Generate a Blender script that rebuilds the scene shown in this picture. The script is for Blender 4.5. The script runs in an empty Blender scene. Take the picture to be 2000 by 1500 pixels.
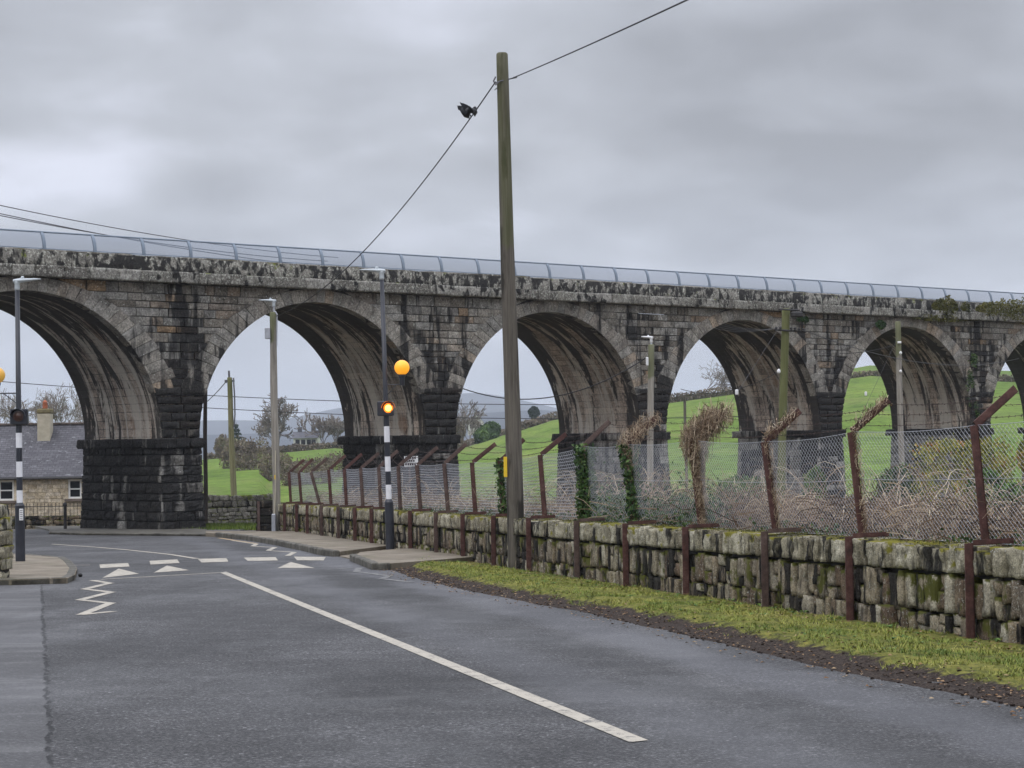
import bpy, math, random
import numpy as np
from mathutils import Vector, noise
R = math.radians
random.seed(7); rng = np.random.default_rng(7)
sc = bpy.context.scene
col = sc.collection

# ---------------------------------------------------------------- camera
F = 4180.0; ROLL = R(-0.8); PITCH = R(1.4); EYE = 1.55; SL = 0.019
cam = bpy.data.cameras.new('camera'); camo = bpy.data.objects.new('camera', cam); col.objects.link(camo)
cam.sensor_width = 36; cam.lens = F / 2000 * 36; cam.clip_end = 20000; cam.clip_start = 0.1
from mathutils import Matrix
camo.matrix_world = Matrix.Translation((0, 0, EYE)) @ Matrix.Rotation(math.pi/2 + PITCH, 4, 'X') @ Matrix.Rotation(ROLL, 4, 'Z')
sc.camera = camo

SKY_OFF = (12.2, 3.3, 5)
# ---------------------------------------------------------------- world and sun
SUN_EL, SUN_AZ = 50, 215      # compass degrees clockwise from +Y (view direction)
w = bpy.data.worlds.new('World'); sc.world = w; w.use_nodes = True
nt = w.node_tree; nt.nodes.clear()
def wn(t, **k):
    n = nt.nodes.new(t)
    for a, b in k.items(): setattr(n, a, b)
    return n
wl = nt.links.new
out = wn('ShaderNodeOutputWorld'); bg = wn('ShaderNodeBackground'); wl(bg.outputs[0], out.inputs[0])
bg.inputs[1].default_value = 0.1
sky = wn('ShaderNodeTexSky'); sky.sky_type = 'NISHITA'; sky.sun_disc = False
sky.sun_elevation = R(SUN_EL); sky.sun_rotation = R(SUN_AZ); sky.dust_density = 3
tc = wn('ShaderNodeTexCoord'); sep = wn('ShaderNodeSeparateXYZ'); wl(tc.outputs['Generated'], sep.inputs[0])
def wm(op, a, b=None, c=None):
    n = wn('ShaderNodeMath', operation=op)
    for i, v in enumerate((a, b, c)):
        if v is None: continue
        if isinstance(v, (int, float)): n.inputs[i].default_value = v
        else: wl(v, n.inputs[i])
    return n.outputs[0]
zc = wm('MAXIMUM', sep.outputs[2], 0.0)
den = wm('ADD', zc, 0.30)
cx = wm('DIVIDE', sep.outputs[0], den); cy = wm('DIVIDE', sep.outputs[1], den)
comb = wn('ShaderNodeCombineXYZ'); wl(cx, comb.inputs[0]); wl(cy, comb.inputs[1])
def wnoise(scale, det, off):
    mp = wn('ShaderNodeMapping'); wl(comb.outputs[0], mp.inputs[0]); mp.inputs[1].default_value = off
    n = wn('ShaderNodeTexNoise'); wl(mp.outputs[0], n.inputs[0]); n.inputs['Scale'].default_value = scale
    n.inputs['Detail'].default_value = det; n.inputs['Roughness'].default_value = 0.5
    n.inputs['Distortion'].default_value = 0.25
    return n.outputs[0]
n1 = wnoise(2.1, 3, SKY_OFF); n2 = wnoise(6.0, 8, (9.2, 4.1, 2))
nn = wm('ADD', wm('MULTIPLY', n1, 0.76), wm('MULTIPLY', n2, 0.24))
ramp = wn('ShaderNodeValToRGB'); wl(nn, ramp.inputs[0])
e = ramp.color_ramp.elements; e[0].position = 0.33; e[0].color = (0.37, 0.385, 0.425, 1); e[1].position = 0.60; e[1].color = (0.80, 0.83, 0.95, 1)
m = e.new(0.48); m.color = (0.54, 0.565, 0.625, 1)
# paler towards the horizon
hz = wn('ShaderNodeMapRange'); wl(sep.outputs[2], hz.inputs[0]); hz.inputs[1].default_value = 0.01; hz.inputs[2].default_value = 0.13
hz.inputs[3].default_value = 0.75; hz.inputs[4].default_value = 0.0
mixh = wn('ShaderNodeMix', data_type='RGBA'); wl(hz.outputs[0], mixh.inputs[0]); wl(ramp.outputs[0], mixh.inputs[6]); mixh.inputs[7].default_value = (0.62, 0.675, 0.79, 1)
# an overcast sky is brighter overhead
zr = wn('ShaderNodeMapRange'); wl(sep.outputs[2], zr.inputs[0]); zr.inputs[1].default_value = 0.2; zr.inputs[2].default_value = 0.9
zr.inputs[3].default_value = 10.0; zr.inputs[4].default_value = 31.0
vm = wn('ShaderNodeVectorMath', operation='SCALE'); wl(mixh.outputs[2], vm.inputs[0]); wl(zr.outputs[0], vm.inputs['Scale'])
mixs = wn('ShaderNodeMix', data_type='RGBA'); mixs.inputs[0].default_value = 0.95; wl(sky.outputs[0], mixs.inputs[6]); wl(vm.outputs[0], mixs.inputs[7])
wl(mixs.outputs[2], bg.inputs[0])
sd = bpy.data.lights.new('sun', 'SUN'); so = bpy.data.objects.new('sun', sd); col.objects.link(so)
sd.energy = 0.7; sd.angle = R(25); sd.color = (1, 0.96, 0.9)
sdir = Vector((math.sin(R(SUN_AZ))*math.cos(R(SUN_EL)), math.cos(R(SUN_AZ))*math.cos(R(SUN_EL)), math.sin(R(SUN_EL))))
so.rotation_euler = sdir.to_track_quat('Z', 'Y').to_euler()
sc.view_settings.view_transform = 'Standard'; sc.view_settings.look = 'None'; sc.view_settings.exposure = 0.06; sc.view_settings.gamma = 1

# ---------------------------------------------------------------- survey helpers: photograph point -> place
def ray(px, py):
    v = (px-1000)/F, -(py-750)/F, -1.0
    c, s = math.cos(ROLL), math.sin(ROLL); v = (c*v[0]-s*v[1], s*v[0]+c*v[1], v[2])
    a = math.pi/2+PITCH; c, s = math.cos(a), math.sin(a)
    return np.array([v[0], c*v[1]-s*v[2], s*v[1]+c*v[2]])
def G(px, py, h=0.0):           # on the sloping road plane
    d = ray(px, py); t = (h-EYE)/(d[2]+SL*d[1]); return d*t+np.array([0, 0, EYE])
def P(px, py, Y):               # at distance Y
    d = ray(px, py); return d*(Y/d[1])+np.array([0, 0, EYE])
camI = np.array(camo.matrix_world.inverted())
def proj(p):
    q = camI @ np.array([p[0], p[1], p[2], 1.0]); return 1000+F*q[0]/-q[2], 750-F*q[1]/-q[2]
def gz(y): return -SL*y

# ---------------------------------------------------------------- object helpers
def tag(o, label=None, cat=None, group=None, kind=None):
    if label: o['label'] = label
    if cat: o['category'] = cat
    if group: o['group'] = group
    if kind: o['kind'] = kind
    return o
def empty(name, loc=(0, 0, 0), rz=0.0, parent=None):
    o = bpy.data.objects.new(name, None); o.location = loc; o.rotation_euler = (0, 0, rz); col.objects.link(o)
    o.empty_display_size = 0.2
    if parent: o.parent = parent
    return o
class MB:
    def __init__(s): s.v = []; s.f = []; s.t = []; s.s = []; s.uv = {}
    def add(s, vs, fs, tint=0.5, soot=0.0):
        o = len(s.v); s.v.extend([tuple(map(float, p)) for p in vs]); n = len(vs)
        s.f.extend([tuple(i+o for i in f) for f in fs])
        s.t.extend(list(tint) if hasattr(tint, '__len__') else [tint]*n)
        s.s.extend(list(soot) if hasattr(soot, '__len__') else [soot]*n)
        return o
    def box(s, c, d, rz=0.0, tint=0.5, soot=0.0, bev=0.0, rx=0.0):
        hx, hy, hz_ = d[0]/2, d[1]/2, d[2]/2
        ca, sa = math.cos(rz), math.sin(rz); cb, sb = math.cos(rx), math.sin(rx)
        def T(x, y, z):
            y, z = cb*y-sb*z, sb*y+cb*z
            return (c[0]+ca*x-sa*y, c[1]+sa*x+ca*y, c[2]+z)
        if bev <= 0:
            vs = [T(x, y, z) for z in (-hz_, hz_) for x, y in ((-hx, -hy), (hx, -hy), (hx, hy), (-hx, hy))]
            s.add(vs, [(3, 2, 1, 0), (4, 5, 6, 7), (0, 1, 5, 4), (1, 2, 6, 5), (2, 3, 7, 6), (3, 0, 4, 7)], tint, soot)
        else:
            b = min(bev, hx*.9, hy*.9, hz_*.9)
            lev = [(-hz_, b), (-hz_+b, 0), (hz_-b, 0), (hz_, b)]
            vs = []
            for z, i in lev:
                X, Y = hx-i, hy-i
                if i == 0:
                    ring = [(-hx+b, -hy), (hx-b, -hy), (hx, -hy+b), (hx, hy-b), (hx-b, hy), (-hx+b, hy), (-hx, hy-b), (-hx, -hy+b)]
                else: ring = [(-X, -Y), (X, -Y), (X, -Y), (X, Y), (X, Y), (-X, Y), (-X, Y), (-X, -Y)]
                vs += [T(x, y, z) for x, y in ring]
            fs = [tuple(range(7, -1, -1)), tuple(range(24, 32))]
            for l in range(3):
                for k in range(8):
                    k2 = (k+1) % 8; fs.append((l*8+k, l*8+k2, l*8+8+k2, l*8+8+k))
            s.add(vs, fs, tint, soot)
    def tube(s, pts, rad, n=6, tint=0.5, soot=0.0, cap=True):
        pts = [np.asarray(p, float) for p in pts]; m_ = len(pts)
        if not hasattr(rad, '__len__'): rad = [rad]*m_
        vs = []; up0 = None
        for i, p in enumerate(pts):
            d = pts[min(i+1, m_-1)]-pts[max(i-1, 0)]; l = np.linalg.norm(d); d = d/l if l > 1e-9 else np.array([0, 0, 1.])
            if up0 is None: up0 = np.array([1., 0, 0]) if abs(d[2]) > .9 else np.array([0, 0, 1.])
            a = np.cross(d, up0); la = np.linalg.norm(a)
            if la < 1e-6: up0 = np.array([0, 1., 0]); a = np.cross(d, up0); la = np.linalg.norm(a)
            a /= la; b = np.cross(d, a)
            for k in range(n):
                th = 2*math.pi*k/n; vs.append(p+rad[i]*(math.cos(th)*a+math.sin(th)*b))
        fs = []
        for i in range(m_-1):
            for k in range(n):
                k2 = (k+1) % n; fs.append((i*n+k, i*n+k2, (i+1)*n+k2, (i+1)*n+k))
        if cap and n > 2: fs.append(tuple(range(n-1, -1, -1))); fs.append(tuple((m_-1)*n+k for k in range(n)))
        s.add(vs, fs, tint, soot)
    def lathe(s, c, prof, n=16, tint=0.5, soot=0.0):
        vs = [(c[0]+r*math.cos(2*math.pi*k/n), c[1]+r*math.sin(2*math.pi*k/n), c[2]+z) for r, z in prof for k in range(n)]
        fs = [(i*n+k, i*n+(k+1) % n, (i+1)*n+(k+1) % n, (i+1)*n+k) for i in range(len(prof)-1) for k in range(n)]
        fs.append(tuple(range(n-1, -1, -1))); fs.append(tuple((len(prof)-1)*n+k for k in range(n)))
        s.add(vs, fs, tint, soot)
    def build(s, name, mat, parent=None, smooth=False, loc=None):
        v = np.array(s.v, dtype=np.float32).reshape(-1, 3)
        if loc is not None: v = v-np.array(loc, dtype=np.float32)
        me = bpy.data.meshes.new(name)
        me.from_pydata(v.tolist(), [], s.f)
        a = me.attributes.new('tint', 'FLOAT', 'POINT'); a.data.foreach_set('value', np.array(s.t, dtype=np.float32))
        a = me.attributes.new('soot', 'FLOAT', 'POINT'); a.data.foreach_set('value', np.array(s.s, dtype=np.float32))
        if s.uv:
            u = me.uv_layers.new(name='UVMap')
            li = np.empty(len(me.loops), dtype=np.int32); me.loops.foreach_get('vertex_index', li)
            arr = np.zeros((len(v), 2), dtype=np.float32)
            for k, q in s.uv.items(): arr[k] = q
            u.data.foreach_set('uv', arr[li].ravel())
        if smooth: me.polygons.foreach_set('use_smooth', [True]*len(me.polygons))
        me.materials.append(mat); me.update()
        o = bpy.data.objects.new(name, me); col.objects.link(o)
        if loc is not None and parent is None: o.location = loc
        if parent: o.parent = parent
        return o
# parts are built in world coordinates minus the thing's origin
def part(mb, name, mat, root, smooth=False):
    L = root.matrix_basis.translation if root.parent is None else Vector((0, 0, 0))
    q = root
    off = Vector((0, 0, 0))
    while q is not None: off += q.location; q = q.parent
    return mb.build(name, mat, root, smooth, loc=tuple(off)) if True else None

# cube-sphere stone
_cs = {}
def cube_grid(n):
    if n in _cs: return _cs[n]
    idx = {}; vs = []; fs = []
    def vid(p):
        k = tuple(round(x*n) for x in p)
        if k not in idx: idx[k] = len(vs); vs.append([x*2-1 for x in p])
        return idx[k]
    for ax in range(3):
        for sgn in (0, 1):
            for i in range(n):
                for j in range(n):
                    q = []
                    for a, b in ((i, j), (i+1, j), (i+1, j+1), (i, j+1)):
                        p = [0, 0, 0]; p[ax] = sgn; p[(ax+1) % 3] = a/n; p[(ax+2) % 3] = b/n; q.append(vid(p))
                    fs.append(tuple(q) if sgn else tuple(q[::-1]))
    _cs[n] = (np.array(vs, float), fs); return _cs[n]
def stone(mb, c, d, ax, ay, n=4, rnd=0.35, rough=0.08, tint=None, soot=0.0, az=(0, 0, 1), pw=5.0):
    """rounded rough block, centre c, size d along axes ax, ay, az"""
    V, fs = cube_grid(n)
    nrm = (np.abs(V)**pw).sum(1)**(1/pw); W = V/nrm[:, None]; W = V*(1-rnd)+W*rnd
    seed = rng.uniform(-50, 50, 3)
    ds = np.array([noise.noise(Vector(p*1.1+seed)) + .5*noise.noise(Vector(p*2.7+seed)) for p in W])
    W = W*(1+rough*ds[:, None]*2)
    W = W*np.array(d)/2
    ax = np.array(ax, float); ay = np.array(ay, float); az = np.array(az, float)
    vs = np.array(c)+W[:, :1]*ax+W[:, 1:2]*ay+W[:, 2:]*az
    mb.add(vs, fs, random.random() if tint is None else tint, soot)

# ---------------------------------------------------------------- material helpers
class M_:
    def __init__(s, name, rough=0.85, spec=0.3):
        s.m = bpy.data.materials.new(name); s.m.use_nodes = True; s.nt = s.m.node_tree; s.b = s.nt.nodes['Principled BSDF']
        s.b.inputs['Roughness'].default_value = rough; s.b.inputs['Specular IOR Level'].default_value = spec
    def n(s, t, **k):
        x = s.nt.nodes.new(t)
        for a, b in k.items(): setattr(x, a, b)
        return x
    def put(s, sock, v):
        if v is None: return
        if isinstance(v, (int, float)): sock.default_value = v
        elif isinstance(v, (tuple, list)): sock.default_value = tuple(v)+((1,) if len(v) == 3 and sock.type == 'RGBA' else ())
        else: s.nt.links.new(v, sock)
    def math(s, op, a, b=None, c=None, clamp=False):
        x = s.n('ShaderNodeMath', operation=op, use_clamp=clamp)
        for i, v in enumerate((a, b, c)): s.put(x.inputs[i], v)
        return x.outputs[0]
    def pos(s): return s.n('ShaderNodeNewGeometry').outputs['Position']
    def uv(s): return s.n('ShaderNodeTexCoord').outputs['UV']
    def attr(s, a): return s.n('ShaderNodeAttribute', attribute_name=a).outputs['Fac']
    def map(s, vec, scale=(1, 1, 1), loc=(0, 0, 0), rot=(0, 0, 0)):
        x = s.n('ShaderNodeMapping'); s.put(x.inputs[0], vec); x.inputs[1].default_value = loc; x.inputs[2].default_value = rot; x.inputs[3].default_value = scale
        return x.outputs[0]
    def noise(s, vec, scale=1, det=4, rough=.55, dist=0.0):
        x = s.n('ShaderNodeTexNoise'); s.put(x.inputs['Vector'], vec); x.inputs['Scale'].default_value = scale
        x.inputs['Detail'].default_value = det; x.inputs['Roughness'].default_value = rough; x.inputs['Distortion'].default_value = dist
        return x.outputs[0]
    def vor(s, vec, scale=1, feat='F1', out=0, rnd=1.0):
        x = s.n('ShaderNodeTexVoronoi', feature=feat); s.put(x.inputs['Vector'], vec); x.inputs['Scale'].default_value = scale
        x.inputs['Randomness'].default_value = rnd
        return x.outputs[out]
    def ramp(s, fac, stops):
        x = s.n('ShaderNodeValToRGB'); s.put(x.inputs[0], fac); el = x.color_ramp.elements
        while len(el) < len(stops): el.new(0.5)
        for k, (p, c) in enumerate(stops):
            el[k].position = p; el[k].color = (c, c, c, 1) if isinstance(c, (int, float)) else tuple(c)+(1,)
        return x.outputs[0]
    def sm(s, v, a, b, lo=0.0, hi=1.0):
        x = s.n('ShaderNodeMapRange', interpolation_type='SMOOTHSTEP'); s.put(x.inputs[0], v)
        for i, q in enumerate((a, b, lo, hi)): x.inputs[i+1].default_value = q
        return x.outputs[0]
    def mix(s, f, a, b, mode='MIX'):
        x = s.n('ShaderNodeMix', data_type='RGBA', blend_type=mode); s.put(x.inputs[0], f); s.put(x.inputs[6], a); s.put(x.inputs[7], b)
        return x.outputs[2]
    def sep(s, v): return s.n('ShaderNodeSeparateXYZ') if v is None else s._sep(v)
    def _sep(s, v):
        x = s.n('ShaderNodeSeparateXYZ'); s.put(x.inputs[0], v); return x.outputs
    def xyz(s, x_, y_, z_):
        x = s.n('ShaderNodeCombineXYZ')
        for i, v in enumerate((x_, y_, z_)): s.put(x.inputs[i], v)
        return x.outputs[0]
    def col(s, c): s.put(s.b.inputs['Base Color'], c); return s
    def rough(s, c): s.put(s.b.inputs['Roughness'], c); return s
    def bump(s, h, strength=0.5, dist=0.02):
        x = s.n('ShaderNodeBump'); x.inputs['Strength'].default_value = strength; x.inputs['Distance'].default_value = dist
        s.put(x.inputs['Height'], h); s.nt.links.new(x.outputs[0], s.b.inputs['Normal']); return s
MAT = {}
def simple(name, c, rough=.7, spec=.3, var=.15, scale=3.0, metal=0.0, bump=0.0, bscale=40):
    m = M_(name, rough, spec); p = m.pos(); v = m.noise(p, scale, 4)
    lo = tuple(x*(1-var) for x in c); hi = tuple(min(1, x*(1+var)) for x in c)
    m.col(m.ramp(v, [(.3, lo), (.7, hi)])); m.b.inputs['Metallic'].default_value = metal
    if bump: m.bump(m.noise(p, bscale, 4), bump, .01)
    MAT[name] = m.m; return m.m

def stone_mat(name, cols, soot_bias=0.0, lichen=.5, moss=0.0, streak=(2.1, 2.1, .30), mossc=(.10, .115, .03), streak_lo=.5, streak_hi=.66, fine=1.0, patch=0.0):
    m = M_(name, .95, .08); p = m.pos(); t = m.attr('tint'); so_ = m.attr('soot')
    base = m.ramp(t, cols)
    mid = m.noise(p, 2.3*fine, 6, .62); base = m.mix(.85, base, m.ramp(mid, [(.28, .36), (.5, 1.0), (.72, 1.6)]), 'MULTIPLY')
    fn = m.noise(p, 17*fine, 6, .7); base = m.mix(.85, base, m.ramp(fn, [(.32, .25), (.5, 1.0), (.68, 1.75)]), 'MULTIPLY')
    sp_ = m.vor(p, 5.5*fine); base = m.mix(m.math('MULTIPLY', m.sm(m.math('ADD', sp_, m.math('MULTIPLY', fn, .25)), .26, .20), .75), base, (.52, .52, .48))
    # grey-white lichen blotches
    l1 = m.noise(p, 9*fine, 5, .65, .5); l2 = m.noise(p, 2.0, 3)
    lm = m.math('MULTIPLY', m.sm(l1, .64-.10*lichen, .70-.08*lichen), m.sm(l2, .62-.3*lichen, .75-.3*lichen))
    base = m.mix(m.math('MULTIPLY', lm, .8), base, (.46, .46, .40))
    if moss:
        mo = m.noise(p, 2.6, 6, .6); nrm = m._sep(m.n('ShaderNodeNewGeometry').outputs['Normal'])[2]
        mo = m.math('ADD', mo, m.math('MULTIPLY', nrm, .16))
        mo = m.math('ADD', mo, m.math('MULTIPLY', m.noise(p, 23, 3), .14))
        base = m.mix(m.sm(mo, .80-.22*moss, .88-.22*moss), base, m.mix(m.noise(p, 5, 3), mossc, tuple(x*1.9 for x in mossc)))
    # black run-off stains, wash down the face
    st = m.noise(m.map(p, streak), 1.0, 6, .6, .35)
    st2 = m.noise(p, .35, 3)
    sv = m.math('ADD', m.math('ADD', st, m.math('MULTIPLY', so_, .36)), m.math('MULTIPLY', m.math('SUBTRACT', st2, .5), .35))
    sv = m.math('ADD', sv, m.math('MULTIPLY', m.math('SUBTRACT', fn, .5), .14))
    sm_ = m.sm(sv, streak_lo+.09-soot_bias, streak_hi+.03-soot_bias)
    dark = m.mix(m.sm(fn, .35, .75), (.007, .007, .008), (.040, .038, .037))
    base = m.mix(m.math('MULTIPLY', sm_, .93), base, dark)
    # thin white salts over the black
    ws = m.noise(m.map(p, (streak[0]*5, streak[1]*5, streak[2]*7)), 1.0, 4, .7, .2)
    base = m.mix(m.math('MULTIPLY', m.sm(ws, .66, .74), .5), base, (.36, .35, .34))
    m.col(base)
    m.bump(m.math('ADD', m.math('MULTIPLY', fn, .6), m.math('MULTIPLY', m.noise(p, 60, 3), .4)), .9, .03)
    MAT[name] = m.m; return m.m

STC = [(0, (.13, .115, .095)), (.3, (.21, .19, .16)), (.6, (.245, .235, .21)), (.85, (.17, .16, .145)), (.95, (.25, .17, .10)), (1, (.30, .285, .25))]
stone_mat('ashlar', STC, soot_bias=.0, lichen=.6)
stone_mat('pier_stone', [(0, (.12, .112, .10)), (.4, (.19, .18, .16)), (.8, (.22, .21, .19)), (1, (.26, .245, .22))], soot_bias=.05, lichen=.3)
stone_mat('voussoir', [(0, (.19, .17, .145)), (.5, (.26, .24, .205)), (.8, (.21, .20, .18)), (1, (.30, .235, .17))], soot_bias=-.06, lichen=.55)
stone_mat('coping', [(0, (.09, .082, .065)), (.5, (.17, .155, .13)), (1, (.25, .23, .20))], soot_bias=-.10, lichen=.95, moss=.22, mossc=(.075, .065, .03), streak=(7, 7, 5), fine=1.5)
stone_mat('rubble', [(0, (.12, .085, .06)), (.25, (.21, .17, .115)), (.5, (.28, .245, .175)), (.75, (.15, .12, .09)), (1, (.37, .34, .26))], soot_bias=.01, lichen=.75, moss=.85, mossc=(.06, .062, .015), streak=(5, 5, 1.2), fine=3.2)
stone_mat('wall_coping', [(0, (.17, .15, .105)), (.5, (.28, .255, .185)), (1, (.38, .355, .275))], soot_bias=-.04, lichen=.6, moss=.62, mossc=(.13, .12, .022), streak=(6, 6, 1.0), fine=3.2)
stone_mat('fieldstone', [(0, (.15, .14, .12)), (.5, (.26, .245, .21)), (1, (.33, .31, .27))], soot_bias=-.06, lichen=.7, moss=.7, streak=(4, 4, 1.5), fine=2)
stone_mat('cottage_stone', [(0, (.40, .33, .23)), (.5, (.50, .43, .32)), (1, (.46, .40, .32))], soot_bias=-.35, lichen=.3, fine=2)
stone_mat('cornice_stone', [(0, (.13, .12, .105)), (.5, (.20, .19, .165)), (1, (.27, .255, .23))], soot_bias=-.02, lichen=1.15, moss=.1, streak=(4, 4, 2.5), fine=1.5)
simple('mortar', (.055, .052, .048), .95, .1, .5, 6)
simple('black_core', (.04, .038, .035), .95, .1, .4, 3)

def vault_mat():
    m = M_('vault', .9, .25); uv = m.uv(); p = m.pos(); S = m._sep(uv); u, v = S[0], S[1]
    br = m.n('ShaderNodeTexBrick'); m.put(br.inputs['Vector'], uv); br.offset = .5
    br.inputs['Color1'].default_value = (.42, .34, .27, 1); br.inputs['Color2'].default_value = (.25, .205, .17, 1); br.inputs['Mortar'].default_value = (.10, .095, .085, 1)
    br.inputs['Scale'].default_value = 1; br.inputs['Mortar Size'].default_value = .012; br.inputs['Brick Width'].default_value = .75; br.inputs['Row Height'].default_value = .27
    br.inputs['Bias'].default_value = 0; br.inputs['Mortar Smooth'].default_value = .4
    base = m.mix(.8, br.outputs[0], m.ramp(m.noise(p, 1.6, 6, .65), [(.28, .4), (.5, 1.0), (.75, 1.7)]), 'MULTIPLY')
    base = m.mix(.8, base, m.ramp(m.noise(p, 12, 6, .75), [(.3, .25), (.5, 1.0), (.7, 1.8)]), 'MULTIPLY')
    # pale lime wash streaks following the curve
    l = m.noise(m.map(uv, (2.2, .22, 1)), 1.0, 6, .65, .6)
    base = m.mix(m.math('MULTIPLY', m.sm(l, .44, .60), .75), base, (.56, .52, .45))
    rb = m.noise(m.map(uv, (1.2, .5, 1), (7, 3, 0)), 1.0, 5, .6)
    base = m.mix(m.math('MULTIPLY', m.sm(rb, .60, .70), .6), base, (.22, .12, .065))
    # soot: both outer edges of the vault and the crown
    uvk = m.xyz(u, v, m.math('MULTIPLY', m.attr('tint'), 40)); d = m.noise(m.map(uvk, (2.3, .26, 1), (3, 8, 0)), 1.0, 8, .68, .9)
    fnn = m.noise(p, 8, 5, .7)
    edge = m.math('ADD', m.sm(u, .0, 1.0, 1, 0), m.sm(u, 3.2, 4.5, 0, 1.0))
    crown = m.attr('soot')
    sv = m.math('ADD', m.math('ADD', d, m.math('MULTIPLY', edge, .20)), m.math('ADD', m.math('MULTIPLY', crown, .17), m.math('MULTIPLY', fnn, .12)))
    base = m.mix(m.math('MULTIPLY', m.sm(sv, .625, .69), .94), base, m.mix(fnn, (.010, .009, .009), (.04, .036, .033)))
    m.col(base)
    h = m.math('ADD', m.math('MULTIPLY', br.outputs['Fac'], -1.0), m.math('MULTIPLY', m.noise(p, 10, 5), 1.0))
    m.bump(h, .8, .03); MAT['vault'] = m.m
vault_mat()

def asphalt_mat():
    m = M_('asphalt', .5, .5); p = m.pos(); S = m._sep(p)
    a = m.noise(p, 42, 5, .85); a2 = m.vor(p, 48, 'F1', 1); big = m.noise(p, .35, 5, .6); md = m.noise(p, 2.2, 5, .65)
    ac = m.n('ShaderNodeRGBToBW'); m.put(ac.inputs[0], a2); ac = ac.outputs[0]
    base = m.ramp(a, [(.36, (.006, .006, .006)), (.5, (.036, .035, .035)), (.61, (.165, .16, .152))])
    base = m.mix(.55, base, m.ramp(ac, [(.1, .35), (.5, .9), (.85, 1.6), (.97, 5.0)]), 'MULTIPLY')
    base = m.mix(1.0, base, m.ramp(md, [(.25, .65), (.5, 1.0), (.75, 1.35)]), 'MULTIPLY')
    base = m.mix(1.0, base, m.ramp(big, [(.32, .62), (.5, .95), (.68, 1.35)]), 'MULTIPLY')
    # dusty pale smears dragged across the carriageway
    sm1 = m.noise(m.map(p, (.9, 3.2, 1), rot=(0, 0, R(14))), 1.0, 6, .7, .5)
    base = m.mix(m.math('MULTIPLY', m.sm(sm1, .56, .74), .30), base, (.17, .16, .145))
    # patched strip along the left, with a broken seam
    A, B = G(83, 1175), G(101, 1495); dx, dy = B[0]-A[0], B[1]-A[1]; L = math.hypot(dx, dy); nx, ny = dy/L, -dx/L
    dist = m.math('ADD', m.math('MULTIPLY', m.math('SUBTRACT', S[0], A[0]), nx), m.math('MULTIPLY', m.math('SUBTRACT', S[1], A[1]), ny))
    if (G(20, 1400)-A)[0]*nx+(G(20, 1400)-A)[1]*ny < 0: dist = m.math('MULTIPLY', dist, -1.0)
    wob = m.math('MULTIPLY', m.math('SUBTRACT', m.noise(p, 2.6, 6, .7), .5), .16)
    dd = m.math('ADD', dist, wob)
    near = m.sm(S[1], 33.0, 31.0)
    strip = m.math('MULTIPLY', m.sm(dd, .0, .03), m.sm(S[1], 31.0, 34.0, 1, 0))
    old = m.mix(m.noise(p, 30, 4, .7), (.075, .073, .073), (.155, .15, .145))
    tr = m.noise(m.map(p, (.6, 2.6, 1)), 1.0, 5, .6)
    old = m.mix(m.sm(tr, .52, .62), old, (.20, .195, .185))
    base = m.mix(m.math('MULTIPLY', strip, .45), base, old)
    crack = m.math('SUBTRACT', 1.0, m.sm(m.math('ABSOLUTE', dd), .004, .022))
    crack = m.math('MULTIPLY', crack, m.math('MULTIPLY', m.sm(S[1], 31.0, 34.0, 1, 0), m.sm(m.noise(p, 3.3, 4), .38, .5)))
    base = m.mix(m.math('MULTIPLY', crack, .9), base, (.010, .010, .010))
    m.col(base)
    wet = m.noise(m.map(p, (.5, .22, 1), rot=(0, 0, R(-16))), 1.0, 5, .6)
    m.rough(m.math('ADD', m.sm(wet, .42, .66, .80, .50), m.math('MULTIPLY', a, .12)))
    RA, RB = G(780, 1105), G(2000, 1385); rx, ry = RB[0]-RA[0], RB[1]-RA[1]; RL = math.hypot(rx, ry); rnx, rny = ry/RL, -rx/RL
    rd = m.math('ABSOLUTE', m.math('ADD', m.math('MULTIPLY', m.math('SUBTRACT', S[0], RA[0]), rnx), m.math('MULTIPLY', m.math('SUBTRACT', S[1], RA[1]), rny)))
    rdn = m.math('ADD', rd, m.math('MULTIPLY', m.math('SUBTRACT', m.noise(p, .8, 5, .6), .5), .7))
    pol = m.math('ADD', m.sm(m.math('ABSOLUTE', m.math('SUBTRACT', rdn, .75)), .15, .55, 1, 0), m.math('MULTIPLY', m.sm(m.math('ABSOLUTE', m.math('SUBTRACT', rdn, 2.3)), .1, .5, 1, 0), .6))
    base = m.mix(m.math('MULTIPLY', pol, .40), base, (.135, .135, .14))
    oil = m.sm(m.math('ABSOLUTE', m.math('SUBTRACT', rdn, 1.55)), .05, .4, 1, 0)
    base = m.mix(m.math('MULTIPLY', oil, .30), base, (.02, .02, .02)); base = m.mix(1.0, base, (.86, .87, .91), 'MULTIPLY'); m.col(base)
    hh = m.math('SUBTRACT', m.math('ADD', m.math('MULTIPLY', a, .7), m.math('MULTIPLY', ac, .3)), m.math('MULTIPLY', crack, 2.0))
    m.bump(hh, 1.0, .012); MAT['asphalt'] = m.m
asphalt_mat()

def paint_mat(name, c, w0=.36, w1=.47):
    m = M_(name, .7, .3); p = m.pos(); a = m.noise(p, 50, 4, .8); b = m.noise(p, 6, 6, .75)
    w_ = m.math('ADD', m.math('MULTIPLY', a, .5), m.math('MULTIPLY', b, .5))
    base = m.mix(m.sm(w_, w0, w1), (.09, .09, .09), m.mix(b, tuple(x*.82 for x in c), c))
    m.col(base); m.bump(a, .4, .004); MAT[name] = m.m
paint_mat('road_paint', (.43, .39, .32), .40, .50); paint_mat('worn_yellow_paint', (.42, .30, .17)); paint_mat('faded_paint', (.30, .29, .27), .46, .60)

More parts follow.
